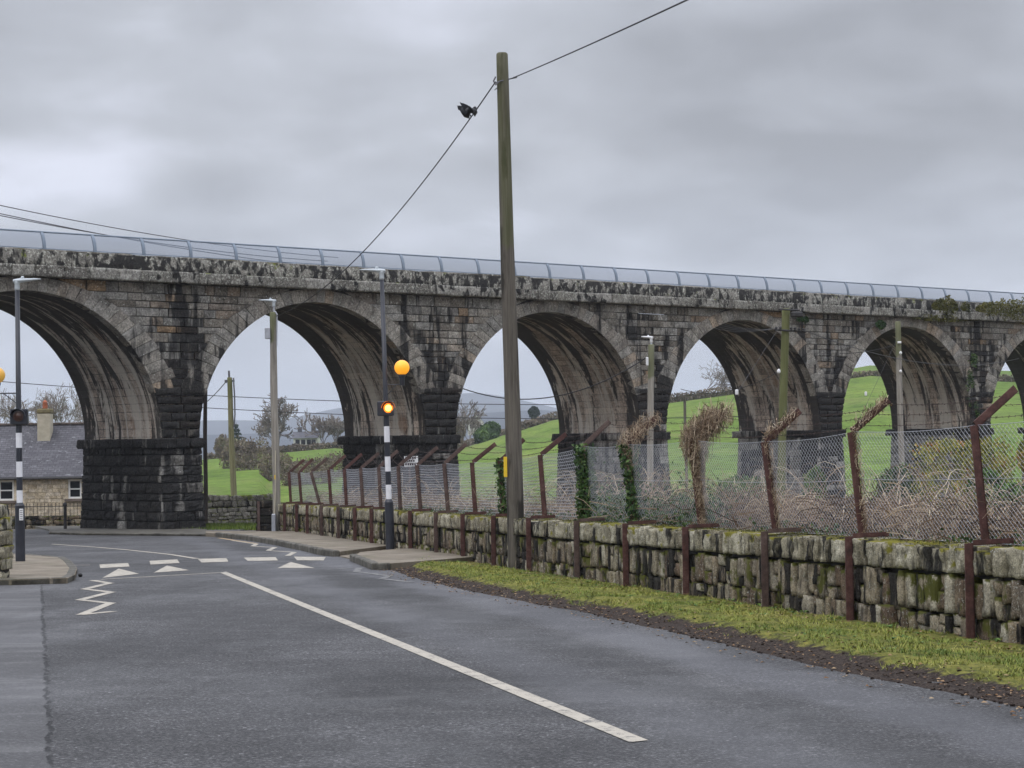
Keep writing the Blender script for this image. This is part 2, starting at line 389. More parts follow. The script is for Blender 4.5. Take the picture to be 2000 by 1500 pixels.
def conc_mat():
    m = M_('footway', .85, .3); p = m.pos(); a = m.noise(p, 70, 4, .7); b = m.noise(p, 1.3, 6, .65)
    base = m.ramp(b, [(.28, (.095, .08, .055)), (.5, (.185, .155, .115)), (.72, (.25, .22, .175))])
    base = m.mix(.8, base, m.ramp(a, [(.3, .6), (.7, 1.35)]), 'MULTIPLY'); g = m.noise(p, .9, 5)
    base = m.mix(m.math('MULTIPLY', m.sm(g, .56, .68), .5), base, (.09, .095, .04))
    m.col(base); m.bump(a, .5, .006); MAT['footway'] = m.m
    m = M_('kerb', .85, .3); p = m.pos(); a = m.noise(p, 40, 4, .7); b = m.noise(p, 3, 6, .65)
    m.col(m.mix(.8, m.ramp(b, [(.3, (.035, .032, .026)), (.7, (.15, .14, .115))]), m.ramp(a, [(.3, .6), (.7, 1.35)]), 'MULTIPLY')); m.bump(a, .5, .006); MAT['kerb'] = m.m
conc_mat()

def ground_mat():
    m = M_('pasture', .95, .1); p = m.pos(); a = m.noise(p, .02, 5, .6); b = m.noise(p, .35, 6, .7); c = m.noise(m.map(p, (.02, .2, 1), rot=(0, 0, R(20))), 1, 4)
    base = m.ramp(m.math('ADD', m.math('MULTIPLY', a, .6), m.math('MULTIPLY', m.noise(m.map(p, (.05, .012, 1), rot=(0, 0, R(-25))), 1, 5, .7), .4)), [(.34, (.062, .112, .014)), (.5, (.105, .165, .023)), (.66, (.165, .215, .04))])
    base = m.mix(.85, base, m.ramp(b, [(.3, .45), (.5, 1.0), (.7, 1.35)]), 'MULTIPLY'); tf = m.noise(p, 1.4, 5, .75); base = m.mix(.8, base, m.ramp(tf, [(.35, .45), (.5, 1.0), (.65, 1.35)]), 'MULTIPLY'); base = m.mix(m.math('MULTIPLY', m.sm(m.noise(m.map(p, (.03, .008, 1), (5, 2, 0), (0, 0, R(30))), 1, 6, .7), .52, .66), .5), base, (.19, .185, .07))
    base = m.mix(m.math('MULTIPLY', m.sm(c, .5, .7), .35), base, (.16, .20, .05))
    SP_ = m._sep(p); gm = m.sm(m.math('ADD', SP_[1], m.math('MULTIPLY', b, 12)), 108, 122, 1, 0)
    base = m.mix(m.math('MULTIPLY', gm, .95), base, m.ramp(b, [(.3, (.06, .045, .032)), (.6, (.13, .10, .07)), (.8, (.10, .12, .04))]))
    m.col(base); m.bump(b, .3, .1); MAT['pasture'] = m.m
    m = M_('verge_soil', .95, .15); p = m.pos(); e_ = m.attr('tint'); n_ = m.noise(p, 7, 6, .7); f_ = m.noise(p, 45, 5, .75)
    grass = m.ramp(n_, [(.32, (.035, .036, .014)), (.5, (.125, .13, .028)), (.7, (.24, .215, .055))])
    mud = m.ramp(f_, [(.34, (.008, .006, .005)), (.5, (.035, .025, .02)), (.66, (.10, .078, .062))])
    k = m.math('ADD', e_, m.math('MULTIPLY', m.math('SUBTRACT', n_, .5), .55))
    m.col(m.mix(m.sm(k, .42, .56), mud, m.mix(.7, grass, m.ramp(f_, [(.3, .45), (.7, 1.5)]), 'MULTIPLY')))
    m.bump(f_, .9, .02); MAT['verge_soil'] = m.m
ground_mat()

def leaf_mat(name, stops, rough=.6, trans=.0):
    m = M_(name, rough, .25); t = m.attr('tint'); p = m.pos()
    m.col(m.mix(.5, m.ramp(t, stops), m.ramp(m.noise(p, 3, 4), [(.3, .6), (.7, 1.3)]), 'MULTIPLY')); MAT[name] = m.m
leaf_mat('ivy_leaf', [(0, (.014, .032, .010)), (.5, (.038, .085, .02)), (1, (.11, .17, .045))])
leaf_mat('bush_leaf', [(0, (.02, .04, .01)), (.5, (.06, .12, .025)), (1, (.15, .24, .045))])
leaf_mat('gold_leaf', [(0, (.07, .09, .018)), (.4, (.20, .21, .035)), (.8, (.33, .29, .05)), (1, (.33, .15, .05))])
leaf_mat('moss_leaf', [(0, (.04, .045, .012)), (.5, (.10, .10, .02)), (1, (.16, .14, .035))])
leaf_mat('grass_blade', [(0, (.045, .085, .013)), (.4, (.14, .185, .026)), (.7, (.28, .275, .05)), (1, (.42, .36, .14))])
leaf_mat('dead_leaf', [(0, (.10, .05, .02)), (.5, (.22, .12, .05)), (1, (.36, .27, .16))])
leaf_mat('bramble_stem', [(0, (.04, .025, .015)), (.35, (.15, .095, .055)), (.75, (.35, .25, .155)), (1, (.58, .47, .31))])
leaf_mat('straw_stem', [(0, (.05, .03, .018)), (.3, (.17, .11, .07)), (.7, (.42, .32, .22)), (1, (.62, .52, .38))])
leaf_mat('twig', [(0, (.12, .10, .09)), (1, (.27, .225, .19))])
leaf_mat('far_brush', [(0, (.07, .055, .042)), (.4, (.16, .125, .09)), (.8, (.22, .18, .12)), (1, (.17, .18, .08))])
leaf_mat('dark_needle', [(0, (.014, .028, .018)), (1, (.04, .065, .04))])

def wood_mat(name, c1, c2, moss, dark=.6):
    m = M_(name, .85, .25); p = m.pos(); g = m.noise(m.map(p, (26, 26, 1.1)), 1, 6, .65, .3); b = m.noise(m.map(p, (3, 3, .7)), 1, 5)
    base = m.mix(g, c1, c2); base = m.mix(.7, base, m.ramp(g, [(.3, .4), (.5, 1.0), (.7, 1.4)]), 'MULTIPLY')
    base = m.mix(m.math('MULTIPLY', m.sm(b, .52, .62), dark), base, tuple(x*.35 for x in c1))
    z = m.attr('soot'); mm = m.math('ADD', z, m.math('MULTIPLY', m.math('SUBTRACT', m.noise(m.map(p, (5, 5, .4)), 1, 4), .5), 1.2))
    base = m.mix(m.math('MULTIPLY', m.sm(mm, .45, .8), moss), base, (.10, .115, .035))
    m.col(base); m.bump(g, .6, .01); MAT[name] = m.m
wood_mat('pole_wood', (.075, .064, .05), (.155, .138, .115), .4, .9)
wood_mat('grey_pole_wood', (.24, .215, .18), (.32, .30, .26), .7, .3)
wood_mat('green_pole_wood', (.15, .145, .07), (.22, .21, .12), .6, .4)
wood_mat('dark_pole_wood', (.05, .04, .035), (.08, .065, .055), .1)

def rust_mat(name, a, b, c):
    m = M_(name, .75, .35); p = m.pos(); n_ = m.noise(p, 9, 6, .7); f_ = m.noise(p, 60, 4, .7)
    m.col(m.mix(.6, m.ramp(n_, [(.3, a), (.5, b), (.7, c)]), m.ramp(f_, [(.3, .55), (.7, 1.4)]), 'MULTIPLY')); m.bump(f_, .5, .004); MAT[name] = m.m
rust_mat('rust_red', (.04, .024, .02), (.085, .036, .03), (.14, .075, .062))
rust_mat('rust_dull', (.05, .035, .03), (.095, .06, .05), (.14, .10, .085))
rust_mat('barbed_rust', (.03, .022, .02), (.06, .04, .035), (.09, .06, .05))
simple('galvanised', (.42, .43, .46), .45, .5, .15, 30, .6)
simple('black_paint', (.018, .02, .028), .4, .5, .3, 5)
simple('white_paint', (.70, .70, .72), .45, .5, .08, 9)
simple('lamp_grey', (.48, .52, .54), .5, .5, .08, 8)
simple('steel_box', (.38, .39, .42), .5, .5, .12, 8, .3)
simple('screen_steel', (.20, .24, .29), .5, .5, .1, 5, .4)
simple('cable_black', (.02, .02, .022), .6, .4, .1, 5)
simple('cable_grey', (.10, .10, .11), .6, .4, .1, 5)
simple('crow_black', (.010, .010, .014), .45, .4, .3, 30)
simple('porcelain', (.7, .7, .68), .3, .5, .05, 9)
simple('yellow_plate', (.70, .46, .02), .5, .4, .08, 9)
simple('white_plate', (.72, .72, .72), .5, .4, .06, 9)
simple('sign_ink', (.06, .05, .06), .7, .2, .1, 9)
simple('sign_red', (.45, .05, .05), .7, .2, .1, 9)
simple('window_frame', (.72, .72, .70), .5, .4, .05, 9)
simple('render_white', (.60, .59, .55), .8, .2, .08, 2)
simple('render_cream', (.42, .38, .29), .85, .2, .15, 4, bump=.4)
simple('slate_far', (.10, .10, .115), .7, .3, .2, 2)
simple('terracotta', (.38, .13, .07), .8, .2, .2, 6)
simple('mossy_cap', (.16, .135, .07), .9, .2, .3, 6)
simple('ridge_tile', (.13, .105, .09), .9, .2, .3, 3)
simple('iron_dark', (.03, .028, .028), .6, .4, .3, 12)
simple('drain_black', (.006, .006, .006), .5, .4, .2, 12)
simple('far_hill', (.050, .060, .075), .95, .05, .25, .004)
simple('hedge_bank', (.06, .055, .03), .95, .1, .4, .6)
def more():
    m = M_('slate', .7, .35); p = m.pos(); uv = m.uv()
    br = m.n('ShaderNodeTexBrick'); m.put(br.inputs['Vector'], uv)
    for k, v in dict(Color1=(.105, .10, .11, 1), Color2=(.065, .062, .07, 1), Mortar=(.03, .03, .035, 1)).items(): br.inputs[k].default_value = v
    for k, v in {'Scale': 1, 'Mortar Size': .012, 'Brick Width': .30, 'Row Height': .17, 'Bias': 0, 'Mortar Smooth': .3}.items(): br.inputs[k].default_value = v
    base = m.mix(.7, br.outputs[0], m.ramp(m.noise(p, 1.2, 5, .65), [(.3, .65), (.7, 1.35)]), 'MULTIPLY')
    l = m.noise(m.map(p, (3, 3, 8)), 1, 5, .65); base = m.mix(m.math('MULTIPLY', m.sm(l, .60, .68), .65), base, (.34, .35, .36))
    m.col(base); m.bump(m.math('ADD', m.math('MULTIPLY', br.outputs['Fac'], -1), m.noise(p, 9, 4)), .8, .03); MAT['slate'] = m.m
    m = M_('glass', .08, .6); m.b.inputs['Base Color'].default_value = (.012, .014, .018, 1); m.b.inputs['Specular IOR Level'].default_value = .25; MAT['glass'] = m.m
    def em(name, c, s, base):
        m = M_(name, .4, .5); m.b.inputs['Base Color'].default_value = base+(1,)
        m.b.inputs['Emission Color'].default_value = c+(1,); m.b.inputs['Emission Strength'].default_value = s; MAT[name] = m.m
    em('amber_globe', (1, .38, .015), .72, (.8, .35, .03)); em('amber_lens_glow', (1, .20, .004), .9, (.8, .3, .02)); em('amber_lamp', (1, .66, .14), 2.6, (.9, .5, .1))
    m = M_('amber_faint_glow', .35, .5); m.b.inputs['Base Color'].default_value = (.62, .33, .05, 1); m.b.inputs['Emission Color'].default_value = (1, .6, .12, 1); m.b.inputs['Emission Strength'].default_value = .18; MAT['amber_faint_glow'] = m.m  # globe with its lamp off; a weak glow is added to the amber
    m = M_('dark_lens', .3, .5); m.b.inputs['Base Color'].default_value = (.05, .02, .012, 1); MAT['dark_lens'] = m.m
    # fine perforated steel sheet of the parapet screen
    m = M_('perforated', .5, .5); m.b.inputs['Base Color'].default_value = (.20, .235, .29, 1); m.b.inputs['Specular IOR Level'].default_value = .2; m.b.inputs['Roughness'].default_value = .8; m.b.inputs['Alpha'].default_value = .50; MAT['perforated'] = m.m
more()
G_ = MAT

# ================================================================ GROUND
VPd = ray(5450, 790); Ud = np.array([VPd[0], VPd[1], 0]); Ud /= np.linalg.norm(Ud); Wd = np.array([-Ud[1], Ud[0], 0.])
O_ = P(315, 862, 68.1); O_[2] = 0
def V3(u, wdepth, z): return O_+Ud*u+Wd*wdepth+np.array([0, 0, z])

# wall / fence line on the right: X as a smooth function of Y (surveyed from the upright feet)
_wy = np.array([19.5, 23.0, 25.45, 27.87, 29.6, 31.6, 35.33, 37.14, 39.59, 42.6, 47.91, 50.69, 53.83, 57.5])
_wx = np.array([4.18, 3.36, 2.84, 2.26, 1.70, 1.15, .29, -.22, -.90, -1.75, -3.13, -3.75, -4.40, -5.25])
_pc = np.polyfit(_wy, _wx, 2)
def wallX(y): return float(np.polyval(_pc, y))
def wall_tan(y):
    d = np.array([np.polyval(np.polyder(_pc), y), 1.0, 0]); return d/np.linalg.norm(d)
WALL_END = 66.0
E1 = [(0, -.016), (400, -.0088), (560, -.0060), (650, -.0044), (760, -.0066), (890, -.0064), (985, .0002), (1075, .0068), (1300, .0142), (1440, .0182), (1700, .0252), (2000, .0205), (2600, .02)]
E2 = [(0, -.018), (400, -.0100), (650, -.0062), (890, -.0060), (985, .0010), (1075, .0072), (1300, .0146), (1440, .0190), (1560, .0250), (1700, .0304), (2000, .0262), (2600, .024)]
def tab(T, x): return float(np.interp(x, [a for a, b in T], [b for a, b in T]))
def H(x, y):
    r = math.hypot(x, y)
    plane = -SL*max(y, -20)-.03
    if y < 0: return plane
    # garden side dips beyond the retaining wall
    d = x-wallX(min(max(y, 5), 75)); k = min(max((d-1.5)/9, 0), 1)*min(max((y-10)/15, 0), 1)
    near = plane-2.1*k*k*(3-2*k)
    if y > 74:
        t = min((y-74)/30, 1); t = t*t*(3-2*t); near = near*(1-t)+(-4.4 if x > -12 else -2.6-.8*min(1, max(0, (-12-x)/-1)))*t if x > -12 else near*(1-t)+(-2.7)*t
    if r < 110: return near
    px = 1000+F*x/y if y > 1 else 1000
    px = max(-1500, min(3500, px))
    h0 = -4.4 if x > -12*r/105 else -2.9
    r1, r2 = 330, 430
    hA = EYE+r1*tab(E1, px); hB = EYE+r2*tab(E2, px)
    if r < r1:
        t = (r-110)/(r1-110); return h0*(1-t)+hA*t
    if r < r2:
        t = (r-r1)/(r2-r1); return hA*(1-t)+hB*t
    if r < 560:
        t = (r-r2)/130; return hB*(1-t)+(hB-7)*t
    t = min((r-560)/1200, 1); return (hB-7)*(1-t)-14*t
azs = sorted(set([-180, -140, -100, -70, -50, -35, -25, 25, 35, 50, 70, 100, 140] + [round(-20+.25*i, 2) for i in range(161)]))
rads = [0] + [3, 6, 10, 14, 18, 24, 30, 36, 44, 52, 60, 66, 70, 74, 78, 82, 86, 90, 94, 98, 102, 106, 110, 120, 135, 150, 170, 190, 215, 240, 270, 300, 330, 350, 370, 400, 430, 460, 500, 560, 700, 900, 1200, 1760, 2500, 3500, 5000, 7000]
mb = MB(); vs = []; fs = []; na = len(azs)
for r in rads:
    for a in azs:
        x, y = r*math.sin(R(a)), r*math.cos(R(a)); vs.append((x, y, H(x, y)))
for i in range(len(rads)-1):
    for k in range(na):
        k2 = (k+1) % na; q = (i*na+k, (i+1)*na+k, (i+1)*na+k2, i*na+k2); fs.append(q[::-1] if False else q[::-1])
mb.add(vs, fs); tag(mb.build('ground', G_['pasture'], smooth=True), kind='structure')

# distant hills
def hill_mesh(name, Y0, pts, foot, mat, thick=900):
    mb = MB(); xs = np.linspace(pts[0][0], pts[-1][0], 70); prof = np.interp(xs, [p[0] for p in pts], [p[1] for p in pts])
    vs = []; fs = []; rows = [(-thick, 0.0), (-thick*.6, .35), (-thick*.25, .8), (0, 1.0), (thick*.5, .7), (thick, 0.)]
    for ri, (dy, kk) in enumerate(rows):
        for i, px in enumerate(xs):
            d = P(px, prof[i], Y0); z = foot+(d[2]+6*noise.noise(Vector((px*.02, ri, Y0)))-foot)*kk if kk < 1 else d[2]
            vs.append((d[0]*(Y0+dy)/Y0 if False else d[0], Y0+dy, z))
    n = len(xs)
    for j in range(len(rows)-1):
        for i in range(n-1): fs.append((j*n+i, j*n+i+1, (j+1)*n+i+1, (j+1)*n+i))
    mb.add(vs, fs); tag(mb.build(name, mat, smooth=True), kind='structure')
hill_mesh('hills', 4200, [(-1500, 830), (0, 835), (380, 822), (430, 820), (520, 822), (580, 816), (620, 805), (680, 793), (800, 775), (900, 768), (935, 767), (985, 774), (1070, 793), (1150, 812), (1250, 826), (1500, 830), (2600, 835)], -14, G_['far_hill'], 1500)
hill_mesh('hills', 2300, [(-1200, 850), (300, 846), (420, 850), (700, 838), (880, 806), (960, 806), (1050, 800), (1150, 808), (1400, 830), (2600, 830)], -14, G_['far_hill'], 500)

# ---------------------------------------------------------------- road
def sheet(name, pts, mat, dz=0.004, kind='structure'):
    """flat polygon on the sloping road plane; pts are (x, y)"""
    mb = MB(); mb.add([(p[0], p[1], gz(p[1])+dz) for p in pts], [tuple(range(len(pts)))])
    a = sum(pts[i][0]*pts[(i+1) % len(pts)][1]-pts[(i+1) % len(pts)][0]*pts[i][1] for i in range(len(pts)))
    if a < 0: mb.f = [tuple(reversed(mb.f[0]))]
    o = mb.build(name, mat); tag(o, kind=kind); return o
ys = np.arange(-6, 67, 2.0)
right = [(wallX(max(y, 8))-.02, y) for y in ys]
mb = MB(); vs = []; fs = []
ys2 = list(ys)+[67, 70, 73]
for y in ys2: vs += [(-60, y, gz(y)), (wallX(min(max(y, 8), 66)) if y <= 66 else -8.6, y, gz(y))]
for i in range(len(ys2)-1): fs.append((2*i, 2*i+1, 2*i+3, 2*i+2))
mb.add(vs, fs); tag(mb.build('road', G_['asphalt']), kind='structure')

def poly_px(name, pts, mat='road_paint', dz=.005): return sheet(name, [G(*p)[:2] for p in pts], G_[mat], dz)
def strip_px(name, pts, wd, mat='road_paint', dz=.005):
    g = [G(*p)[:2] for p in pts]; mb = MB(); L = []; Rr = []
    for i in range(len(g)-1):
        a, b = np.array(g[i]), np.array(g[i+1]); d = (b-a)/np.linalg.norm(b-a); nrm = np.array([-d[1], d[0]])*wd/2
        a = a-d*wd*.4; b = b+d*wd*.4; z = dz+.0012*(i % 2)
        q = [a+nrm, a-nrm, b-nrm, b+nrm]
        mb.add([(p[0], p[1], gz(p[1])+z) for p in q], [(0, 1, 2, 3)])
    tag(mb.build(name, G_[mat]), kind='structure')
poly_px('centre_line', [(441, 1117), (1266, 1447), (1230, 1451), (430, 1119)])
strip_px('crossing_line', [(200, 1132), (434, 1118.5)], .10)
strip_px('zigzag_line', [(182, 1134), (214, 1139.5), (166, 1151), (218, 1157), (157, 1172), (216, 1178.5), (160, 1201), (217, 1195)], .13)
for tr in ([(232, 1111), (200, 1129), (272, 1121)], [(326, 1105), (300, 1119), (369, 1114)], [(568, 1098), (542, 1110), (615, 1110)]): poly_px('ramp_triangle', tr)
for sq in ([(194, 1103), (250, 1100), (253, 1107), (196, 1110)], [(292, 1096), (346, 1093), (351, 1100), (294, 1103)], [(386, 1092), (442, 1090.5), (446, 1097.5), (394, 1099)],
           [(476, 1089.5), (538, 1088.5), (543, 1095), (484, 1096)], [(574, 1087.5), (636, 1088.5), (632, 1095), (580, 1094.5)]): poly_px('crossing_square', sq)
strip_px('lane_line', [(103, 1063), (180, 1068.5), (256, 1075), (330, 1083), (384, 1091.5)], .12)
strip_px('edge_dash', [(136, 1104.5), (172, 1104)], .10)
strip_px('zigzag_line', [(455, 1056), (501, 1063), (494, 1067), (537, 1069.5), (524, 1075.5), (575, 1079), (562, 1086)], .12)
strip_px('worn_yellow_line', [(428, 1051), (500, 1062)], .12, 'worn_yellow_paint')
strip_px('zigzag_line', [(664, 1111), (702, 1109.5), (696, 1117), (760, 1125), (746, 1131), (800, 1137)], .12, 'faded_paint')

# footways with kerbs
def slab(name, pts, h, edge_from=0, edge_to=None, base='footway', n_end=None):
    """raised footway: pts ground outline; kerb stones follow pts[edge_from:edge_to]"""
    pts = [np.array(p[:2], float) for p in pts]
    mb = MB(); n = len(pts)
    a = sum(pts[i][0]*pts[(i+1) % n][1]-pts[(i+1) % n][0]*pts[i][1] for i in range(n))
    top = [(p[0], p[1], gz(p[1])+h) for p in pts]; bot = [(p[0], p[1], gz(p[1])-.05) for p in pts]
    f = tuple(range(n)); sides = [(i, (i+1) % n, n+(i+1) % n, n+i) for i in range(n)]
    if a < 0: f = f[::-1]
    mb.add(top+bot, [f]+[s[::-1] if a > 0 else s for s in sides])
    tag(mb.build(name, G_[base]), kind='structure')
def kerb(pts, h, wd=.14, side=1):
    mb = MB(); pts = [np.array(p[:2], float) for p in pts]
    for i in range(len(pts)-1):
        a, b = pts[i], pts[i+1]; L = np.linalg.norm(b-a); m_ = max(1, int(round(L/.92))); d = (b-a)/L
        for k in range(m_):
            p = a+(b-a)*(k+.5)/m_; z = gz(p[1])
            mb.box((p[0]-d[1]*wd/2*side, p[1]+d[0]*wd/2*side, z+h/2-.02+random.uniform(-.002, .002)), (L/m_-.012, wd, h+.04+.006), math.atan2(d[1], d[0]), bev=.018)
    tag(mb.build('kerb', G_['kerb']), kind='structure')
# right-hand footway
fr = [G(430, 1049), G(480, 1053.5), G(540, 1063), G(600, 1075), G(640, 1084.5), G(664, 1087)]
fb = [np.array([wallX(y), y]) for y in (46.8, 52, 57, 60.5)]
slab('footway', [p[:2] for p in fr]+fb+[G(516, 1044)[:2], G(402, 1043)[:2], G(402, 1048)[:2]], .10)
kerb([p[:2] for p in fr], .125, side=-1)
fr2 = [G(697, 1095), G(742, 1113), G(764, 1113)]
slab('footway', [p[:2] for p in fr2]+[np.array([wallX(39.0), 39.0]), np.array([wallX(44.6), 44.6]), G(703, 1089)[:2]], .11)
kerb([p[:2] for p in fr2], .12, side=-1)
slab('dropped_crossing', [G(664, 1087.5)[:2], G(697, 1095)[:2], G(703, 1089)[:2], np.array([wallX(44.6), 44.6]), np.array([wallX(46.8), 46.8])], .02)
# island under the pier
isl = [G(96, 1043.5), G(160, 1045.5), G(300, 1046.5), G(402, 1047.5)]
slab('pier_island', [p[:2] for p in isl]+[G(404, 1037)[:2], (-12.2, 74), (-17, 76), G(96, 1037.5)[:2]], .05, base='kerb')
kerb([p[:2] for p in isl], .065, side=1)
# left-hand footway
lf = [G(-60, 1144), G(20, 1143), G(100, 1140.5), G(132, 1139.5), G(146, 1133), G(151, 1119), G(138, 1103.5), G(126, 1096.5), G(60, 1091), G(-60, 1084)]
slab('footway', [p[:2] for p in lf], .085)
kerb([p[:2] for p in lf[:9]], .09, side=1)
mb = MB(); g = G(157, 1127); mb.lathe((g[0], g[1], g[2]+.004), [(.03, 0), (.036, .02), (.032, .045), (.016, .06)], 14); tag(mb.build('reflector_stud', G_['drain_black'], smooth=True), 'small round black dome on the road beside the left pavement corner', 'stud')

# ---------------------------------------------------------------- verge
edge_px = [(764, 1113), (805, 1128), (904, 1152), (1003, 1171), (1069, 1185), (1135, 1194), (1201, 1211), (1300, 1232), (1400, 1256), (1520, 1284), (1640, 1312), (1800, 1344), (1920, 1366), (2000, 1384), (2150, 1420)]
eg = np.array([G(*p) for p in edge_px]); o_ = np.argsort(eg[:, 1]); ey, ex = eg[o_, 1], eg[o_, 0]
def edgeX(y): return float(np.interp(y, ey, ex))
Y0, Y1 = 12.5, 39.6
def verge_z(x, y, t):
    n_ = noise.noise(Vector((x*1.3, y*1.3, 0)))*.03+noise.noise(Vector((x*6, y*6, 3)))*.024+noise.noise(Vector((x*17, y*17, 3)))*.016
    lip = min(t/.10, 1.0); m_ = min(max((t-.12)/.14, 0), 1)
    b_ = min(1, max(0, (1-t)/.6)); return gz(y)+.002+.012*lip+.055*m_*m_*(3-2*m_)*b_+n_*min(1, t*5)*(.4+.6*b_)
def edge_w(y): return edgeX(y)+.05*noise.noise(Vector((0, y*1.7, 5)))+.03*noise.noise(Vector((0, y*6, 9)))
mb = MB(); vs = []; fs = []; tn = []; NT_ = 50; yy = np.linspace(Y0, Y1, 900)
for y in yy:
    x0, x1 = edge_w(y)-.03, wallX(y)+.02
    for k in range(NT_+1):
        t = k/NT_; x = x0+(x1-x0)*t; vs.append((x, y, verge_z(x, y, t)-(.05 if k == 0 else 0)))
        wb = min(1, (1-t)/.10)
        tn.append((.1+.9*min(max((t-.09)/.26, 0), 1))*(.25+.75*wb))
for j in range(len(yy)-1):
    for k in range(NT_): a = j*(NT_+1)+k; fs.append((a, a+1, a+NT_+2, a+NT_+1))
mb.add(vs, fs, tn); tag(mb.build('verge', G_['verge_soil'], smooth=True), kind='structure')
# grass blades
mb = MB(); vs = []; fs = []; tn = []
Nb = 110000; c = 0
while c < Nb:
    y = Y0+(Y1-Y0)*(random.random()**1.35); t = random.uniform(.12, 1.0)
    x0, x1 = edge_w(y), wallX(y); x = x0+(x1-x0)*t
    cl = noise.noise(Vector((x*2.2, y*2.2, 7)))+.5*noise.noise(Vector((x*7, y*7, 7)))
    if cl < -.08+.9*max(0, .26-t)*5+.5*max(0, t-.80)*4+random.uniform(-.1, .1): c += 1; continue
    z = verge_z(x, y, t); h = random.uniform(.008, .026)*(1+.9*max(0, cl))*(2.2 if random.random() < .06 else 1); a = random.uniform(0, 6.28); l = random.uniform(.5, 1.6)*h; wd = random.uniform(.002, .004)*(1+y/30)
    dx, dy = math.cos(a), math.sin(a); i = len(vs)
    vs += [(x-dy*wd, y+dx*wd, z-.005), (x+dy*wd, y-dx*wd, z-.005), (x+dx*l, y+dy*l, z+h)]; fs.append((i, i+1, i+2))
    q = min(1, max(0, .5+.45*noise.noise(Vector((x*.9, y*.9, 17)))+random.uniform(-.22, .22))); tn += [q, q, q]; c += 1
mb.add(vs, fs, tn); tag(mb.build('grass', G_['grass_blade']), 'short yellow green grass on the roadside verge below the stone wall', 'grass', kind='stuff')
# crumbs of earth and stones along the broken edge, broad-leaved weeds under the wall
mb = MB()
for k in range(700):
    y = Y0+(Y1-Y0)*random.random()**1.3; t = abs(random.gauss(0, .13))-.01; x = edge_w(y)+(wallX(y)-edge_w(y))*t; z = verge_z(x, y, max(t, .02)); q = random.uniform(.004, .016)
    stone(mb, (x, y, z+q*.2), (q*2, q*2, q*1.3), (1, 0, 0), (0, 1, 0), 2, .8, .2, tint=random.uniform(.0, .12))
tag(mb.build('soil_crumbs', G_['verge_soil']), 'crumbs of dark earth along the broken edge of the grass verge', 'soil', kind='stuff')
mb = MB()
for k in range(150):
    y = Y0+2+(Y1-Y0-3)*random.random(); t = random.choice((random.uniform(.8, .98), random.uniform(.3, .95))); x = edge_w(y)+(wallX(y)-edge_w(y))*t; z = verge_z(x, y, t); R0 = random.uniform(.02, .06)
    for j in range(random.randint(5, 9)):
        a = random.uniform(0, 6.28); l = R0*random.uniform(.6, 1.2); dx, dy = math.cos(a), math.sin(a); wd = l*.25
        mb.add([(x, y, z), (x+dx*l*.5-dy*wd, y+dy*l*.5+dx*wd, z+l*.5), (x+dx*l, y+dy*l, z+l*.35), (x+dx*l*.5+dy*wd, y+dy*l*.5-dx*wd, z+l*.5)], [(0, 1, 2, 3)], random.uniform(.4, 1))
tag(mb.build('weeds', G_['bush_leaf']), 'small broad leaved weeds dotted over the roadside verge', 'weeds', kind='stuff')
# leaf litter on the muddy edge
mb = MB()
for k in range(1900):
    y = Y0+(Y1-Y0)*random.random(); t = random.choice((random.uniform(.0, .3), random.uniform(.7, 1.0), random.uniform(-.15, .15)))
    x = edge_w(y)+(wallX(y)-edge_w(y))*t; z = (verge_z(x, y, t) if t > 0 else gz(y))+.012; a = random.uniform(0, 6.28); s_ = random.uniform(.010, .026)
    d = np.array([math.cos(a), math.sin(a)])*s_; e_ = np.array([-d[1], d[0]])*.6
    mb.add([(x-d[0], y-d[1], z), (x+e_[0], y+e_[1], z+random.uniform(0, .012)), (x+d[0], y+d[1], z), (x-e_[0], y-e_[1], z+random.uniform(0, .012))], [(0, 1, 2, 3)], random.random())
tag(mb.build('leaf_litter', G_['dead_leaf']), 'scattered brown dead leaves and crumbs along the muddy road edge', 'leaf litter', kind='stuff')

